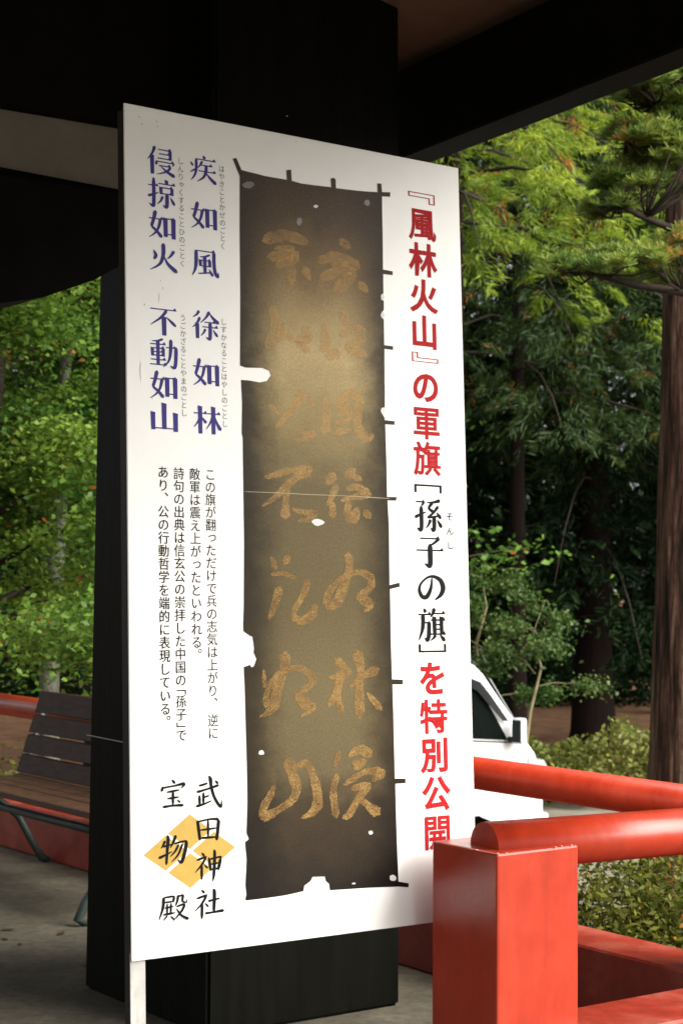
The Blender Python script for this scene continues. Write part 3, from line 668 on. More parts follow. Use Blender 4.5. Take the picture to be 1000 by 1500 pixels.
# gold characters of the banner, faded and broken
SCRIPT = {A6: '''490,75,30 490,160,32 485,245,38|540,95,22 600,52,30 650,82,38 640,180,32 660,250,38 700,275,30 718,250,8|535,120,18 592,104,22 562,140,20|545,160,20 605,150,25 588,190,20 538,196,22|535,245,24 600,232,32
380,40,36 340,110,32 290,170,26 245,225,12|398,70,26 428,112,24|215,115,24 255,152,18|345,230,10 385,250,22 425,250,28 395,276,22 335,282,12
190,466,16 260,445,26 330,428,26 402,432,38 350,460,34 300,505,30 240,562,22 180,605,8|298,515,26 292,600,28 290,662,38|325,618,10 370,634,20 435,642,26 400,670,20 350,678,8
528,448,36 500,492,40|540,505,26 512,570,22 492,602,8|520,585,20 520,662,32|625,428,38 585,465,34|612,458,20 660,475,26|590,520,24 640,512,28 690,548,32 630,560,24 565,578,20|602,585,22 592,632,32 622,665,42 642,612,18|675,628,26 702,660,30
222,856,20 246,912,24|306,852,38 284,888,20|225,938,16 280,934,20 335,955,16|262,1005,34 240,1085,32 210,1158,12|402,968,28 376,1040,26 330,1130,22 368,1166,34 424,1130,32 435,1085,24
594,838,34 602,900,28 580,985,34 540,1075,36 498,1092,32 500,1030,28 560,962,24 640,928,24 702,950,30 705,1000,28 655,1052,34 705,1082,34 675,1122,10''',
A7: '''288,125,46 286,200,34 255,280,38 235,370,42 210,410,26 165,434,8|195,385,22 205,300,20 258,222,20 340,194,24 412,228,32 415,272,28 352,330,26 392,372,46 425,388,26 370,430,10|185,205,14 190,290,18
535,155,34 575,190,28 605,225,24|505,242,22 600,232,28|562,205,28 545,300,32 502,380,22|545,295,18 560,415,36|600,290,12 660,240,22 738,202,42|640,118,44 656,200,30 650,300,32 653,430,46|690,318,16 755,395,34
302,642,44 322,705,38 345,785,38 320,842,28 250,890,26 192,920,40 184,880,32 215,820,28 238,765,12|330,692,24 388,658,28 425,720,30 448,825,38 432,890,36 370,928,10|380,650,14 390,665,14
555,605,22 532,675,18|542,715,26 524,800,26 538,920,30|598,632,10 650,592,36 705,622,38|615,662,20 672,652,24 628,690,22|578,765,20 680,702,24 755,708,40 715,745,18|615,785,24 692,770,32 650,825,26 602,908,30 570,926,16|640,822,20 700,872,32 742,904,46''',
A5: '''560,440,34 602,480,28|455,545,34 540,520,40 645,575,44|465,625,44 560,590,38 625,602,30 535,682,56|650,648,34 688,690,26|520,560,26 590,555,26
185,440,44 290,418,44 395,452,38|205,522,36 340,518,44 250,566,44|320,560,38 320,652,28|380,578,38 408,632,24|240,480,24 330,480,26
570,795,38 588,855,24|478,850,26 490,950,38 460,975,26|495,1004,46 556,990,38|560,905,26 640,870,38 655,922,38 605,962,38 680,1004,34
220,765,34 242,860,38 205,965,46|282,850,34 258,932,34|380,868,34 405,920,34 356,934,36 405,984,28|300,900,22 330,930,22'''}
m = mat('banner_gold', (.36, .22, .07), .5, .12); n, l, b = nodes(m)
at3 = n.new('ShaderNodeAttribute'); at3.attribute_name = 'cloth'
vm = n.new('ShaderNodeVectorMath'); vm.operation = 'MULTIPLY'; vm.inputs[1].default_value = (1, 4.5, 1); l.new(at3.outputs['Vector'], vm.inputs[0])
g1 = n.new('ShaderNodeTexNoise'); g1.inputs['Scale'].default_value = 9; g1.inputs['Detail'].default_value = 8; g1.inputs['Roughness'].default_value = .7; l.new(vm.outputs[0], g1.inputs[0])
cg = n.new('ShaderNodeValToRGB'); cg.color_ramp.elements[0].position = .3; cg.color_ramp.elements[0].color = (.27, .135, .042, 1); cg.color_ramp.elements[1].position = .66; cg.color_ramp.elements[1].color = (.43, .265, .088, 1)
l.new(g1.outputs[0], cg.inputs[0]); sv0 = n.new('ShaderNodeSeparateXYZ'); l.new(at3.outputs['Vector'], sv0.inputs[0])    # paler, more orange gold on the upper half, keeping up with the painted glare
f0 = n.new('ShaderNodeMapRange'); f0.inputs[1].default_value = .34; f0.inputs[2].default_value = .55; f0.inputs[3].default_value = .85; f0.inputs[4].default_value = 0; l.new(sv0.outputs[1], f0.inputs[0])
gm = n.new('ShaderNodeMix'); gm.data_type = 'RGBA'; l.new(f0.outputs[0], gm.inputs[0]); l.new(cg.outputs[0], gm.inputs[6]); gm.inputs[7].default_value = (.64, .40, .16, 1)
l.new(gm.outputs[2], b.inputs['Base Color'])
g2 = n.new('ShaderNodeTexNoise'); g2.inputs['Scale'].default_value = 75; g2.inputs['Detail'].default_value = 6; l.new(vm.outputs[0], g2.inputs[0])
ga = n.new('ShaderNodeMath'); ga.operation = 'ADD'; l.new(g1.outputs[0], ga.inputs[0]); l.new(g2.outputs[0], ga.inputs[1])
al = n.new('ShaderNodeMapRange'); al.inputs[1].default_value = .78; al.inputs[2].default_value = 1.12; al.inputs[3].default_value = .18; al.inputs[4].default_value = .64; l.new(ga.outputs[0], al.inputs[0])
sv = n.new('ShaderNodeSeparateXYZ'); l.new(at3.outputs['Vector'], sv.inputs[0])       # the upper characters have worn away most
fv = n.new('ShaderNodeMapRange'); fv.inputs[1].default_value = .10; fv.inputs[2].default_value = .62; fv.inputs[3].default_value = .6; fv.inputs[4].default_value = 1; l.new(sv.outputs[1], fv.inputs[0])
fm = n.new('ShaderNodeMath'); fm.operation = 'MULTIPLY'; l.new(al.outputs[0], fm.inputs[0]); l.new(fv.outputs[0], fm.inputs[1])
l.new(fm.outputs[0], b.inputs['Alpha']); M['bgold'] = m
I = Ink(); I.h = .0016
for o_, tx in SCRIPT.items():
    for ch in tx.split('\n'):
        for s in ch.split('|'):
            stroke(I, [tuple(map(float, q.split(','))) for q in s.split()], crop(*o_, SC), .14, 1.28)
cloth_attr(I.build('banner_script', M['bgold'], ban))
# scuffs and specks on the white sheet
I = Ink()
for x, y in ((110, 75), (125, 130), (180, 105), (195, 140), (265, 128), (270, 150), (308, 190), (205, 1020), (283, 905), (294, 940), (900, 240 - 140), (945, 225)):
    r = random.uniform(2, 4.5); u = [buv(150 + (x + r * math.cos(t) * random.uniform(.5, 1.4)) / SC, 140 + (y + r * math.sin(t) * random.uniform(.5, 1.5)) / SC) for t in [k * math.pi / 3 for k in range(6)]]
    I.poly(u, I.next())
stroke(I, [(275, 965, 2), (277, 985, 2.5), (275, 1008, 1.5)], crop(150, 140, SC))
stroke(I, [(187, 300, 2), (184, 340, 3), (188, 395, 1.5)], crop(150, 440, SC))
stroke(I, [(240, 470, 2), (245, 480, 3)], crop(150, 440, SC))
I.build('scuff_marks', M['scuff'], sign)

# ------------------------------------------------------------------ white van beyond the railing
VY = 14.8; HEAD = math.radians(14)
vf = at(806, 1150, VY); VX = Vector((math.cos(HEAD), math.sin(HEAD), 0)); VYv = Vector((-VX.y, VX.x, 0))   # VX forward, VYv to the far side
V0 = Vector((vf.x, vf.y, GZ))
def vp(x, y, z): return V0 - VX * x + VYv * y + UZ * z       # x back from the nose, y across (0 = near side), z up
van = empty('van', V0 - VX * 1.7 + VYv * .7, 'white boxy van parked beyond the red railing with smoked window visor', 'van')
W = 1.475
side = [(0, .42), (-.0, .60), (.0, .80), (.03, .97), (.05, 1.06), (.075, 1.13), (.12, 1.19), (.17, 1.25), (.20, 1.31), (.24, 1.40), (.29, 1.47), (.42, 1.66), (.50, 1.78), (.555, 1.835), (.63, 1.86), (.72, 1.878), (1.2, 1.895), (2.6, 1.895), (3.2, 1.87), (3.33, 1.82), (3.38, 1.6), (3.40, .9), (3.40, .40)]
wx = (.60, 2.98); wr = .36
def arch(cx):
    return [(cx + wr * math.cos(t), .27 + wr * math.sin(t)) for t in [math.pi * k / 12 for k in range(13)]]
low = [(2.98 + wr + .0, .27), ] 
poly = side + [(3.40, .27)] + arch(2.98) + arch(.60) + [(.02, .27)]
def inset(z): return .0 if z < 1.15 else (z - 1.15) / .74 * .10
bm = bmesh.new(); rows = []
cxm = 1.6; czm = 1.05
for yy, k in ((0.0, .975), (.018, .992), (.06, 1.0), (W / 2, 1.0), (W - .06, 1.0), (W - .018, .992), (W, .975)):
    row = []
    for (x, z) in poly:
        s = inset(z); y = s + (W - 2 * s) * (yy / W)
        xx = cxm + (x - cxm) * (k if x < .9 or x > 3.1 else 1); zz = z if z < 1.5 else 1.5 + (z - 1.5) * (1 - (1 - k) * 2.4)
        if x < .6: xx += .09 * (abs(yy / W - .5) * 2) ** 3 - .02
        row.append(bm.verts.new(vp(xx, y, zz)))
    rows.append(row)
n = len(poly)
for a, b in zip(rows, rows[1:]):
    for i in range(n): bm.faces.new((a[i], a[(i + 1) % n], b[(i + 1) % n], b[i]))
for row, fl in ((rows[0], False), (rows[-1], True)):
    for t in tessellate_polygon([[v.co for v in row]]):
        try: bm.faces.new([row[i] for i in t])
        except ValueError: pass
body = obj('body', bm, M['van_white'], van)
for p in body.data.polygons: p.use_smooth = False
def sidey(z, out=.004): return inset(z) - out
def pane(bm, pts, th=.006, far=False):
    if far: prism(bm, [vp(x, W - sidey(z), z) for x, z in pts], VYv * -th)
    else: prism(bm, [vp(x, sidey(z), z) for x, z in pts], VYv * th)
cabw = [(.37, 1.24), (1.20, 1.29), (1.20, 1.735), (.76, 1.735), (.66, 1.70), (.56, 1.60)]
rearw = [(1.32, 1.29), (2.20, 1.30), (2.20, 1.735), (1.32, 1.735)]
qw = [(2.32, 1.30), (3.20, 1.32), (3.17, 1.735), (2.32, 1.735)]
for far in (False, True):
    for nm, pts in (('door_window', cabw), ('side_window', rearw), ('side_window', qw)):
        bm = bmesh.new(); pane(bm, pts, .006, far); obj(nm, bm, M['glass'], van)
    bm = bmesh.new()
    ys = (W - .0) if far else 0
    for x0, z0, x1, z1 in ((1.26, .32, 1.26, 1.78), (.30, 1.215, 1.22, 1.262), (2.26, .5, 2.26, 1.78), (.985, .50, 1.26, .32)):
        d2 = Vector((x1 - x0, 0, z1 - z0)); 
        o_ = .004
        def q(x, z): return vp(x, (W - sidey(z, o_)) if far else sidey(z, o_), z)
        prism(bm, [q(x0, z0), q(x1, z1), q(x1 + (.008 if abs(z1 - z0) > .3 else 0), z1 + (.012 if abs(z1 - z0) <= .3 else 0)), q(x0 + (.008 if abs(z1 - z0) > .3 else 0), z0 + (.012 if abs(z1 - z0) <= .3 else 0))], VYv * (-.004 if far else .004))
    obj('door_seams', bm, M['trim'], van)
    bm = bmesh.new()
    vis = [(.37, 1.40), (.52, 1.62), (.60, 1.72), (.70, 1.76), (1.22, 1.775), (1.22, 1.70), (.73, 1.695), (.63, 1.65), (.42, 1.40)]
    def q(x, z): return vp(x, (W - inset(z) + .035) if far else inset(z) - .035, z)
    prism(bm, [q(x, z) for x, z in vis], VYv * (-.006 if far else .006)); obj('window_visor', bm, M['visor'], van)
    bm = bmesh.new(); yb = W + .0 if far else -.02
    box(bm, vp(1.22, yb, 1.06), VX * .14, VYv * .02, UZ * .035, .006); obj('door_handle', bm, M['trim'], van)
    # mirror, turned a little outwards
    sg = 1 if far else -1; mc = vp(.335, (W + .10) if far else -.10, 1.215)
    mf = (-VX * .80 + VYv * sg * .60).normalized(); ms_ = Vector((-mf.y, mf.x, 0))     # mf: the way the glass faces
    bm = bmesh.new(); box(bm, mc - ms_ * .055 - mf * .08, ms_ * .11, mf * .08, UZ * .215, .022, 3)
    mir = obj('mirror', bm, M['van_white'], van, True)
    bm = bmesh.new(); box(bm, mc - ms_ * .043 + mf * .0005 + UZ * .016, ms_ * .086, mf * .003, UZ * .182, .001); obj('mirror_glass', bm, M['silver'], mir)
    bm = bmesh.new(); tube(bm, [mc - mf * .05 + UZ * .03, vp(.36, (W - .02 if far else .02), 1.25)], .022, 8); obj('mirror_arm', bm, M['trim'], mir)
    # headlight wraps the corner
    bm = bmesh.new(); ya_, yb_ = (W - .30, W + .006) if far else (-.006, .30)
    xs = .062
    prism(bm, [vp(xs + .13, ya_ if not far else yb_, .92), vp(xs - .028, ya_ if not far else yb_, .90), vp(xs - .04, ya_ if not far else yb_, 1.00), vp(xs + .0, ya_ if not far else yb_, 1.075), vp(xs + .14, ya_ if not far else yb_, 1.09)], VYv * (.30 if not far else -.30))
    obj('headlight', bm, M['lamp'], van)
def wheel(cx, far):
    y0, y1 = (W - .20, W - .03) if far else (.03, .20)
    o_ = y1 if far else y0; dr = -1 if far else 1
    bm = bmesh.new(); c0 = vp(cx, o_, .27); ax = VYv * dr
    tube(bm, [c0 + ax * .0, c0 + ax * .012, c0 + ax * .15, c0 + ax * .165], [.235, .268, .268, .24], 32)
    wh = obj('wheel', bm, M['rubber'], van, True)
    bm = bmesh.new(); tube(bm, [c0 - ax * .006, c0 + ax * .008], [.17, .185], 28); obj('rim', bm, M['chrome'], wh)
    bm = bmesh.new()
    for k in range(8):
        t = k * math.pi / 4; cc = c0 - ax * .006 + (VX * math.cos(t) + UZ * math.sin(t)) * .115
        tube(bm, [cc - ax * .003, cc + ax * .002], .024, 10)
    obj('rim_holes', bm, M['rubber'], wh)
    # dark well above the wheel
    bm = bmesh.new(); tube(bm, [vp(cx, o_ + dr * .17, .27), vp(cx, o_ + dr * .19, .27)], wr + .03, 28); obj('wheel_well', bm, M['rubber'], van)
for far in (False, True):
    for c in wx: wheel(c, far)
bm = bmesh.new()
ws = [(.275, 1.36), (.545, 1.775)]
prism(bm, [vp(.222, .16, 1.345), vp(.222, W - .16, 1.345), vp(.455, W - .20, 1.735), vp(.455, .20, 1.735)], -VX * .02 + UZ * .012); obj('windscreen', bm, M['glass'], van)
bm = bmesh.new(); box(bm, vp(.03, .10, .36), VX * .055, VYv * (W - .20), UZ * .26, .025, 3); obj('bumper', bm, M['van_white'], van)
bm = bmesh.new(); box(bm, vp(.0, .35, .80), VX * .035, VYv * (W - .70), UZ * .10, .01); obj('grille', bm, M['trim'], van)
bm = bmesh.new(); tube(bm, [vp(.62, .10, 1.86), vp(1.10, .08, 2.30)], .004, 6); obj('aerial', bm, M['trim'], van)

# ------------------------------------------------------------------ foliage tools
def rnd_unit(n):
    v = RNG.normal(size=(n, 3)); return v / np.linalg.norm(v, axis=1, keepdims=True)
def leaf_quads(C, size, aspect, droop=0.0, flat=.5, outward=None, sj=.35):
    """one pointed quad per centre: long axis direction d, droop pulls it down, flat biases normals upwards"""
    n = len(C); d = rnd_unit(n); d[:, 2] *= (1 - flat)
    if outward is not None: d += outward
    d[:, 2] -= droop
    d /= np.linalg.norm(d, axis=1, keepdims=True) + 1e-9
    nn = rnd_unit(n) * (1 - flat * .8); nn[:, 2] += flat
    s = np.cross(d, nn); s /= np.linalg.norm(s, axis=1, keepdims=True) + 1e-9
    up = np.cross(s, d)
    L = size * RNG.uniform(1 - sj, 1 + sj, (n, 1)); Wd = L * aspect
    a = C - d * L * .5; t = C + d * L * .5; m = C - d * L * .06 + up * L * .06
    V = np.stack([a, m + s * Wd * .5, t, m - s * Wd * .5], 1).reshape(-1, 3)
    return V, np.arange(4 * n).reshape(-1, 4)
def leaves(name, C, size, aspect, m, parent, **k):
    V, Fq = leaf_quads(np.asarray(C, float), size, aspect, **k)
    return link(name, raw_mesh(name, V, Fq), m, parent)
def gauss(c, r, n): return np.asarray(c) + RNG.normal(size=(n, 3)) * np.asarray(r)
def sprays(tips, dirs, per, spread, thick):
    """leafy layer round every tip: a flat plate spread mostly along its twig"""
    n = len(tips); T = np.repeat(tips, per, 0); D = np.repeat(dirs, per, 0)
    s = np.cross(D, [0, 0, 1.0]); s /= np.linalg.norm(s, axis=1, keepdims=True) + 1e-9
    a = RNG.normal(size=(n * per, 1)) * spread; b = RNG.normal(size=(n * per, 1)) * spread * .75; c = RNG.normal(size=(n * per, 1)) * thick
    P = T + D * a + s * b; P[:, 2:3] += c - .35 * (a ** 2 + b ** 2) / max(spread, 1e-6) * .5
    return P

def broadleaf(base, H, r0, kind, label, cat, leafm, barkm, limbs, per=70, lsize=.075, spread=.28, lean=(0, 0), group=None, thick=.05, zmin=.3, reach=2.2, flat=.55, twigs=4, asp=.62):
    base = Vector(base); t = empty(kind, base, label, cat, group)
    top = base + Vector((lean[0], lean[1], H))
    pts = [base.lerp(top, s) + Vector((random.uniform(-.08, .08), random.uniform(-.08, .08), 0)) * (s > 0) for s in (0, .15, .3, .5, .7, .85, 1)]
    bm = bmesh.new(); tube(bm, pts, [r0 * 1.25, r0, r0 * .92, r0 * .75, r0 * .5, r0 * .32, r0 * .12], 14, rough=.03)
    obj('trunk', bm, barkm, t, True)
    bm = bmesh.new(); tips, dirs = [], []
    for i in range(limbs):
        s = zmin + (1 - zmin) * ((i + .5) / limbs); p = base.lerp(top, s)
        az = i * 2.4 + random.uniform(-.4, .4); L = reach * (1 - .55 * ((s - zmin) / (1 - zmin))) * random.uniform(.7, 1.15)
        d = Vector((math.cos(az), math.sin(az), random.uniform(.05, .55)))
        q1 = p + d * L * .35 + Vector((0, 0, .05 * L)); q2 = p + d * L * .7 + Vector((random.uniform(-.15, .15), random.uniform(-.15, .15), .02)) * L; q3 = p + Vector((d.x, d.y, d.z * .7)) * L
        rr = r0 * .38 * (1 - .6 * s); tube(bm, [p, q1, q2, q3], [rr, rr * .7, rr * .45, rr * .15], 7)
        for k in range(twigs):
            u = random.uniform(.35, 1); b = (q1.lerp(q2, (u - .35) / .35) if u < .7 else q2.lerp(q3, (u - .7) / .3))
            a2 = az + random.uniform(-1.3, 1.3); dd = Vector((math.cos(a2), math.sin(a2), random.uniform(-.15, .35))); l2 = L * random.uniform(.18, .42)
            tube(bm, [b, b + dd * l2 * .5 + Vector((0, 0, .03)), b + dd * l2], [rr * .3, rr * .2, rr * .08], 5)
            for f in (.35, .7, 1.0):
                tips.append(b + dd * l2 * f); dirs.append(dd)
        tips.append(q3); dirs.append(d)
    for k in range(3): tips.append(top - Vector((0, 0, .1 * k * H * .3))); dirs.append(Vector((math.cos(k * 2), math.sin(k * 2), .2)))
    obj('branches', bm, M['twig'] if barkm is not M['sapling_bark'] else barkm, t, True)
    tips = np.array([tuple(v) for v in tips]); dirs = np.array([tuple(v.normalized()) for v in dirs])
    leaves('crown', sprays(tips, dirs, per, spread, thick), lsize, asp, leafm, t, flat=flat, droop=.15)
    return t

def ridged(base, top, H, r0):
    # fluted trunk with plates of stringy bark
    from mathutils import noise
    bm = bmesh.new(); rings = []; nz, na = 150, 72
    for i in range(nz + 1):
        s = (i / nz) ** 1.5; c = base.lerp(top, s); z = s * H
        r = r0 * ((1 - .75 * s) + .55 * math.exp(-z / .5) + .10 * math.exp(-z / 2.2))
        row = []
        for k in range(na):
            a = 2 * math.pi * k / na; ca, sa = math.cos(a), math.sin(a)
            q = noise.noise((ca * 1.6, sa * 1.6, z * .25)) * .09 + noise.noise((ca * 6, sa * 6, z * .7)) * .05 + noise.noise((ca * 16, sa * 16, z * 1.6)) * .035
            row.append(bm.verts.new(c + Vector((ca, sa, 0)) * r * (1 + q)))
        rings.append(row)
    for a, b in zip(rings, rings[1:]):
        for k in range(na): bm.faces.new((a[k], a[(k + 1) % na], b[(k + 1) % na], b[k]))
    return bm

def conifer(base, H, r0, kind, label, leafm, barkm, z0, reach, nb, per, group, size=.2, asp=.22, lean=0, droop=.55, thin=1.0, hang=.35):
    base = Vector(base); t = empty(kind, base, label, 'tree', group)
    top = base + Vector((lean, 0, H))
    bm = bmesh.new(); zs = (0, .02, .05, .12, .3, .5, .7, .85, 1)
    tube(bm, [base.lerp(top, s) for s in zs], [r0 * 1.6, r0 * 1.32, r0 * 1.15, r0, r0 * .86, r0 * .7, r0 * .5, r0 * .3, r0 * .05], 18, rough=.05)
    if r0 > .29: bm.free(); bm = ridged(base, top, H, r0)
    obj('trunk', bm, barkm, t, True)
    bm = bmesh.new(); P, D = [], []
    for i in range(nb):
        s = (i + random.random()) / nb; z = z0 + (H - z0) * s; p = base.lerp(top, z / H)
        az = i * 2.39996 + random.uniform(-.3, .3); L = reach * (1 - s) ** .7 * random.uniform(.65, 1.15) + .3
        d = Vector((math.cos(az), math.sin(az), 0)); pts = [p + d * L * u + Vector((0, 0, L * (.12 * u - droop * u * u))) for u in (0, .25, .5, .75, 1)]
        rr = .020 * (1 - s) + .008; tube(bm, pts, [rr, rr * .8, rr * .6, rr * .4, rr * .15], 5)
        m_ = max(4, int(L * 8 * thin))
        for k in range(m_):
            u = (k + random.random()) / m_ * .85 + .15; b = pts[0] + d * L * u + Vector((0, 0, L * (.12 * u - droop * u * u)))
            sd_ = Vector((-d.y, d.x, 0)) * random.choice((-1, 1)) * random.uniform(.0, .38) * L * (1.1 - u)
            P.append(b + sd_ + Vector((0, 0, -abs(sd_.length) * .3))); D.append((d * .6 + sd_.normalized() * .5 if sd_.length > 1e-4 else d))
    obj('branches', bm, M['twig'], t, True)
    P = np.array([tuple(v) for v in P]); D = np.array([tuple(v) for v in D])
    n = len(P); ax = D / (np.linalg.norm(D, axis=1, keepdims=True) + 1e-9) + RNG.normal(size=(n, 3)) * .35
    ax[:, 2] -= RNG.uniform(.25, 1.1, n); ax /= np.linalg.norm(ax, axis=1, keepdims=True)
    sd = np.cross(ax, rnd_unit(n) * .6 + np.array([0, 0, 1.0])); sd /= np.linalg.norm(sd, axis=1, keepdims=True) + 1e-9
    ln = RNG.uniform(.6, 1.25, n) * hang
    A = np.repeat(ax, per, 0); Sx = np.repeat(sd, per, 0); Ln = np.repeat(ln, per)[:, None]; P0 = np.repeat(P, per, 0)
    tt = RNG.random((n * per, 1)); sg = np.where(RNG.random((n * per, 1)) < .5, -1.0, 1.0)
    off = RNG.random((n * per, 1)) * (1.05 - tt) * .42
    C = P0 + A * Ln * (tt + off * .35) + Sx * sg * off * Ln + RNG.normal(size=(n * per, 3)) * .022
    C[:, 2] -= (off[:, 0] * Ln[:, 0]) * .35
    leaves('crown', C, size, asp, leafm, t, droop=.25, flat=.1, outward=(A * 1.0 + Sx * sg * .8) * 1.5)
    return t

# ------------------------------------------------------------------ trees: left side
def gp(px, Y, z=GZ):
    q = at(px, 900, Y); return Vector((q.x, Y, z))
broadleaf(gp(80, 14.0), 6.2, .085, 'maple_tree', 'green maple with pale straight trunk seen above the bench backrest', 'tree', M['maple'], M['bark_grey'], 34, 190, .052, .30, lean=(.1, .1), zmin=.26, reach=2.0)
broadleaf(gp(150, 17.5), 8.2, .16, 'maple_tree', 'tall bright green maple with dark forking limbs under the curved roof beam', 'tree', M['maple_light'], M['twig'], 34, 190, .060, .36, lean=(-.5, 0), zmin=.28, reach=3.0)
broadleaf(gp(-55, 13.0), 5.8, .10, 'maple_tree', 'light green maple spreading its layered leaves over the left frame edge', 'tree', M['maple_light'], M['twig'], 30, 170, .050, .27, lean=(.3, 0), zmin=.32, reach=2.1)
broadleaf(gp(-60, 18.5), 7.5, .15, 'maple_tree', 'dense green maple left of the pale trunked one at the frame edge', 'tree', M['maple'], M['twig'], 28, 75, .085, .36, lean=(.4, 0), zmin=.22, reach=2.8)
broadleaf(gp(250, 21), 8.0, .15, 'maple_tree', 'green maple standing behind the black pillar', 'tree', M['maple'], M['twig'], 26, 70, .09, .4, zmin=.25, reach=2.8)

# ------------------------------------------------------------------ trees: right side
CG = 'tall cedars of the shady grove'
# the big trunk at the right edge
tb = gp(1016, 12.6)
conifer(tb, 16, .31, 'cedar_tree', 'large cedar with thick reddish striped trunk at the right edge, nearest of the grove', M['cedar'], M['bark'], 7.5, 2.6, 40, 26, CG, lean=.15)
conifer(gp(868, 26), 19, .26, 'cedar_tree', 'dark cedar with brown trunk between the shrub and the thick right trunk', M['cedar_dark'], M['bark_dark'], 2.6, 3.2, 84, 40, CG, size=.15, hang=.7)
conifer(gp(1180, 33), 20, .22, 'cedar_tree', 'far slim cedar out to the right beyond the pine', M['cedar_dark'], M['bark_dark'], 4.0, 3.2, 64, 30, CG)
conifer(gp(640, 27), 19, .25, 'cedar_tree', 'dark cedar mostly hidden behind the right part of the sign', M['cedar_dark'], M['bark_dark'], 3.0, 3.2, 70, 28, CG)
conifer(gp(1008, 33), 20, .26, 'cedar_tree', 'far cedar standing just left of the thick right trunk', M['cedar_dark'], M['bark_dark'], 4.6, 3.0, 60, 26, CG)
conifer(gp(1260, 25), 18, .24, 'cedar_tree', 'unseen cedar added just past the right frame edge to shade the grove', M['cedar_dark'], M['bark_dark'], 2.5, 3.2, 76, 36, CG)  # added out of view to keep side sun off the grove
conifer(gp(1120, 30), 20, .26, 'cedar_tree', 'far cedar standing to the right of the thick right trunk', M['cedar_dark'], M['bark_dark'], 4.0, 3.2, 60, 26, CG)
# light green weeping cypresses in front of the grove
conifer(gp(660, 19.5), 12.5, .17, 'cypress_tree', 'bright yellow green drooping cypress above the upper right corner of the sign', M['cypress'], M['bark_dark'], 6.5, 2.7, 60, 120, None, size=.115, asp=.10, hang=.6, thin=.68)
conifer(gp(757, 23.5), 13, .115, 'cypress_tree', 'green feathery cypress with slim dark trunk straight above the small shrub tree', M['cedar'], M['bark_dark'], 4.9, 2.9, 56, 110, None, size=.12, asp=.10, hang=.75)
conifer(gp(985, 23.5), 12, .18, 'cypress_tree', 'mid green cypress beyond the lowest pine bough', M['cedar'], M['bark_dark'], 4.6, 2.6, 44, 100, None, size=.12, asp=.10, hang=.7)

# pine with layered boughs reaching in from the right
PY = 10.0
pb = gp(1190, PY)
pine = empty('pine_tree', pb, 'garden pine with layered needle boughs reaching in from the right edge', 'tree')
bm = bmesh.new(); pz = lambda px, py, Y=PY: at(px, py, Y)
pt = [pb, pb + Vector((.05, 0, 1)), pb + Vector((-.1, .1, 2.2)), pb + Vector((.05, 0, 3.4)), pb + Vector((-.12, 0, 4.6)), pb + Vector((0, 0, 5.6))]
tube(bm, pt, [.19, .16, .14, .12, .09, .03], 14, rough=.06); obj('trunk', bm, M['bark'], pine, True)
bm = bmesh.new(); tuft = []
def bough(pts, r, pads):
    q = [pz(*p) for p in pts]
    tube(bm, q, [r * (1 - .8 * i / (len(q) - 1)) for i in range(len(q))], 8)
    for (cx, cy, cY, rx, ry, rz, n) in pads:
        c = pz(cx, cy, cY)
        sub = []
        for i in range(max(6, n // 11)):
            a = random.uniform(0, 6.283); rr = math.sqrt(random.random()); x = rr * rx * math.cos(a); y = rr * ry * math.sin(a)
            sub.append((c.x + x, c.y + y, c.z + rz * (1 - rr * rr) * random.uniform(.2, 1.0) - .03 * rr * rr))
        for i in range(n):
            k = random.choice(sub); g_ = random.gauss
            tuft.append((k[0] + g_(0, .035), k[1] + g_(0, .035), k[2] + abs(g_(0, .022))))
        for k in range(16):
            a = random.uniform(0, 6.283); rr = random.uniform(.4, .95); e = c + Vector((rr * rx * math.cos(a), rr * ry * math.sin(a), rz * (1 - rr * rr) * .4))
            s = min(q, key=lambda v: (v - c).length); mid = s.lerp(e, .5) + Vector((random.uniform(-.04, .04), random.uniform(-.05, .05), random.uniform(-.06, .0)))
            tube(bm, [s, mid, e], [.008, .006, .003], 5)
bough([(1190, 470), (1080, 440), (1000, 428), (930, 418), (870, 402), (820, 385)], .04, [(900, 402, 10.0, .34, .42, .17, 330), (990, 392, 10.1, .36, .42, .20, 330), (840, 398, 9.9, .17, .25, .07, 90), (1090, 400, 10.1, .36, .4, .2, 260)])
bough([(1180, 330), (1090, 350), (1010, 345), (945, 320), (905, 300), (880, 290)], .035, [(925, 285, 10.2, .24, .35, .2, 230), (985, 250, 10.1, .32, .4, .25, 340), (890, 312, 10.2, .15, .25, .12, 110), (1080, 280, 10.2, .36, .4, .25, 260)])
bough([(1190, 260), (1100, 235), (1010, 225), (960, 200), (915, 205)], .03, [(935, 222, 10.0, .24, .3, .16, 220), (1000, 200, 10.0, .25, .3, .16, 200)])
bough([(1180, 60), (1090, 90), (1010, 96), (972, 112), (952, 130), (960, 155), (985, 178), (1010, 190), (1040, 215)], .034, [(945, 140, 9.8, .20, .3, .12, 190), (930, 122, 9.9, .16, .25, .08, 110), (1010, 130, 9.9, .28, .3, .15, 220), (1090, 70, 9.9, .35, .4, .2, 240)])
obj('branches', bm, M['twig'], pine, True)
T = np.array(tuft); per = 34
C = np.repeat(T, per, 0); d = rnd_unit(len(C)); d[:, 2] = np.abs(d[:, 2]) * .8 + .1; d /= np.linalg.norm(d, axis=1, keepdims=True)
L = RNG.uniform(.035, .065, (len(C), 1)); s = np.cross(d, rnd_unit(len(C))); s /= np.linalg.norm(s, axis=1, keepdims=True); hw = .0034
V = np.stack([C - s * hw * .6, C + s * hw * .6, C + d * L + s * hw * .5, C + d * L - s * hw * .5], 1).reshape(-1, 3)
link('needles', raw_mesh('needles', V, np.arange(len(V)).reshape(-1, 4)), M['pine'], pine)

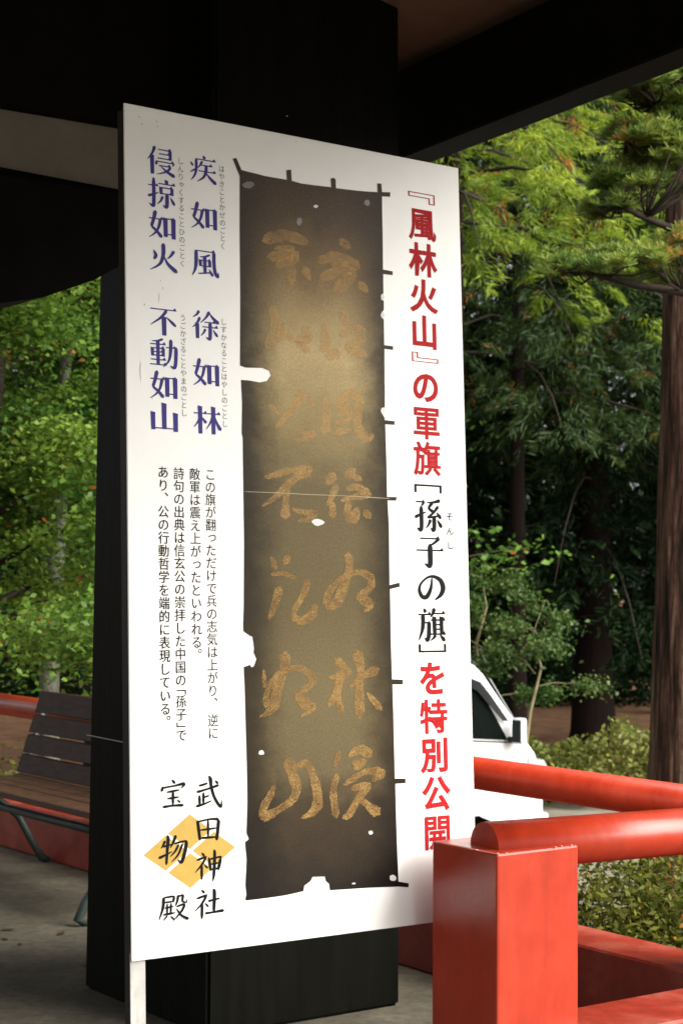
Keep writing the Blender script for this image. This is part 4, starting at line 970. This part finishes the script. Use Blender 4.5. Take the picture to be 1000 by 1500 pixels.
# small shrub trees behind the van
broadleaf(gp(770, 18.6), 2.35, .028, 'shrub_tree', 'small shrub tree with thin forked stem beside the van front', 'tree', M['shrub'], M['sapling_bark'], 7, 30, .05, .09, lean=(.14, 0), zmin=.58, reach=.62, flat=.35, twigs=3)
broadleaf(gp(706, 19.6), 2.65, .04, 'shrub_tree', 'leafy bush of small bright leaves above the van roof beside the sign', 'tree', M['shrub'], M['sapling_bark'], 10, 40, .055, .085, zmin=.42, reach=.72, flat=.35, twigs=4)

def bush(name, label, cat, c, rx, ry, rz, n, size, m, clumps=26, asp=.5, group=None, zflat=.0, stems=8):
    c = Vector(c); t = empty(name, c, label, cat, group); bm = bmesh.new(); cl = []
    for i in range(clumps):
        a = random.uniform(0, 6.283); e = math.asin(random.uniform(-.1, 1)); k = random.uniform(.72, 1)
        cl.append((c.x + rx * k * math.cos(a) * math.cos(e), c.y + ry * k * math.sin(a) * math.cos(e), c.z + rz * (.12 + .86 * k * math.sin(e))))
        b = c + Vector((random.uniform(-.12, .12) * rx, random.uniform(-.12, .12) * ry, 0)); q = Vector(cl[-1])
        tube(bm, [b, b.lerp(q, .5) + Vector((random.uniform(-.05, .05), random.uniform(-.05, .05), .06)), q], [.014, .010, .004], 5)
    obj('stems', bm, M['twig'], t, True)
    cl = np.array(cl); r = min(rx, ry, rz) * .34
    C = np.repeat(cl, n // clumps, 0); C = C + RNG.normal(size=C.shape) * np.array([r, r, r * .62])
    C = C[C[:, 2] > c.z + .03]
    leaves('foliage', C, size, asp, m, t, flat=.3)
    return t
AG = 'azalea bushes outside the railing'
for px, Y, rx, rz, lb in ((895, 8.6, .52, 1.30, 'olive azalea bush right behind the red post, under the round handrail'), (1010, 8.3, .55, 1.28, 'olive azalea bush with gaps at the right edge below the handrail'), (1140, 8.0, .5, 1.2, 'olive azalea bush just past the railing corner')):
    p = gp(px, Y); bush('azalea_bush', lb, 'bush', p, rx, .55, rz, 17000, .042, M['azalea'], 100, .42, AG)
bush('azalea_bush', 'pale green low bush behind the left end of the bench', 'bush', gp(15, 12.6), .6, .6, 1.25, 5200, .045, M['hedge'], 40, .45)
bush('azalea_bush', 'pale green low bush behind the bench slats beside the pillar', 'bush', gp(115, 12.2), .55, .5, 1.0, 4200, .045, M['hedge'], 36, .45)

# clipped hedge beyond the van
hc = gp(890, 20.3); hd = empty('hedge', hc, 'low clipped olive green hedge beyond the van in front of the brown bank', 'hedge')
n = 26000; C = np.empty((n, 3)); C[:, 0] = RNG.uniform(-5.5, 4.5, n); C[:, 1] = RNG.uniform(-.55, .6, n); C[:, 2] = RNG.random(n) ** .6
hgt = .83 + .10 * np.sin(C[:, 0] * 2.1) + .07 * np.sin(C[:, 0] * 5.3 + 1) + .05 * np.sin(C[:, 0] * 11); C[:, 2] *= hgt * (1 - .35 * (np.abs(C[:, 1]) / .6) ** 3)
C += RNG.normal(size=C.shape) * .03
C += np.array([hc.x, hc.y, GZ]); leaves('foliage', C, .075, .5, M['hedge'], hd, flat=.3)
bm = bmesh.new()
for i in range(30):
    x = hc.x - 5.3 + i * .33; tube(bm, [(x, hc.y, GZ), (x + .05, hc.y + .03, GZ + .35), (x + .02, hc.y - .05, GZ + .75)], [.02, .014, .005], 5)
obj('stems', bm, M['twig'], hd, True)
# undergrowth and far wood: single masses
n = 42000; C = np.empty((n, 3)); C[:, 0] = RNG.uniform(-16, 18, n); C[:, 1] = RNG.uniform(34.5, 39.5, n); C[:, 2] = GZ + RNG.random(n) ** 1.3 * (1.3 + .5 * np.sin(C[:, 0] * 1.3) + .3 * np.sin(C[:, 0] * 3.1))
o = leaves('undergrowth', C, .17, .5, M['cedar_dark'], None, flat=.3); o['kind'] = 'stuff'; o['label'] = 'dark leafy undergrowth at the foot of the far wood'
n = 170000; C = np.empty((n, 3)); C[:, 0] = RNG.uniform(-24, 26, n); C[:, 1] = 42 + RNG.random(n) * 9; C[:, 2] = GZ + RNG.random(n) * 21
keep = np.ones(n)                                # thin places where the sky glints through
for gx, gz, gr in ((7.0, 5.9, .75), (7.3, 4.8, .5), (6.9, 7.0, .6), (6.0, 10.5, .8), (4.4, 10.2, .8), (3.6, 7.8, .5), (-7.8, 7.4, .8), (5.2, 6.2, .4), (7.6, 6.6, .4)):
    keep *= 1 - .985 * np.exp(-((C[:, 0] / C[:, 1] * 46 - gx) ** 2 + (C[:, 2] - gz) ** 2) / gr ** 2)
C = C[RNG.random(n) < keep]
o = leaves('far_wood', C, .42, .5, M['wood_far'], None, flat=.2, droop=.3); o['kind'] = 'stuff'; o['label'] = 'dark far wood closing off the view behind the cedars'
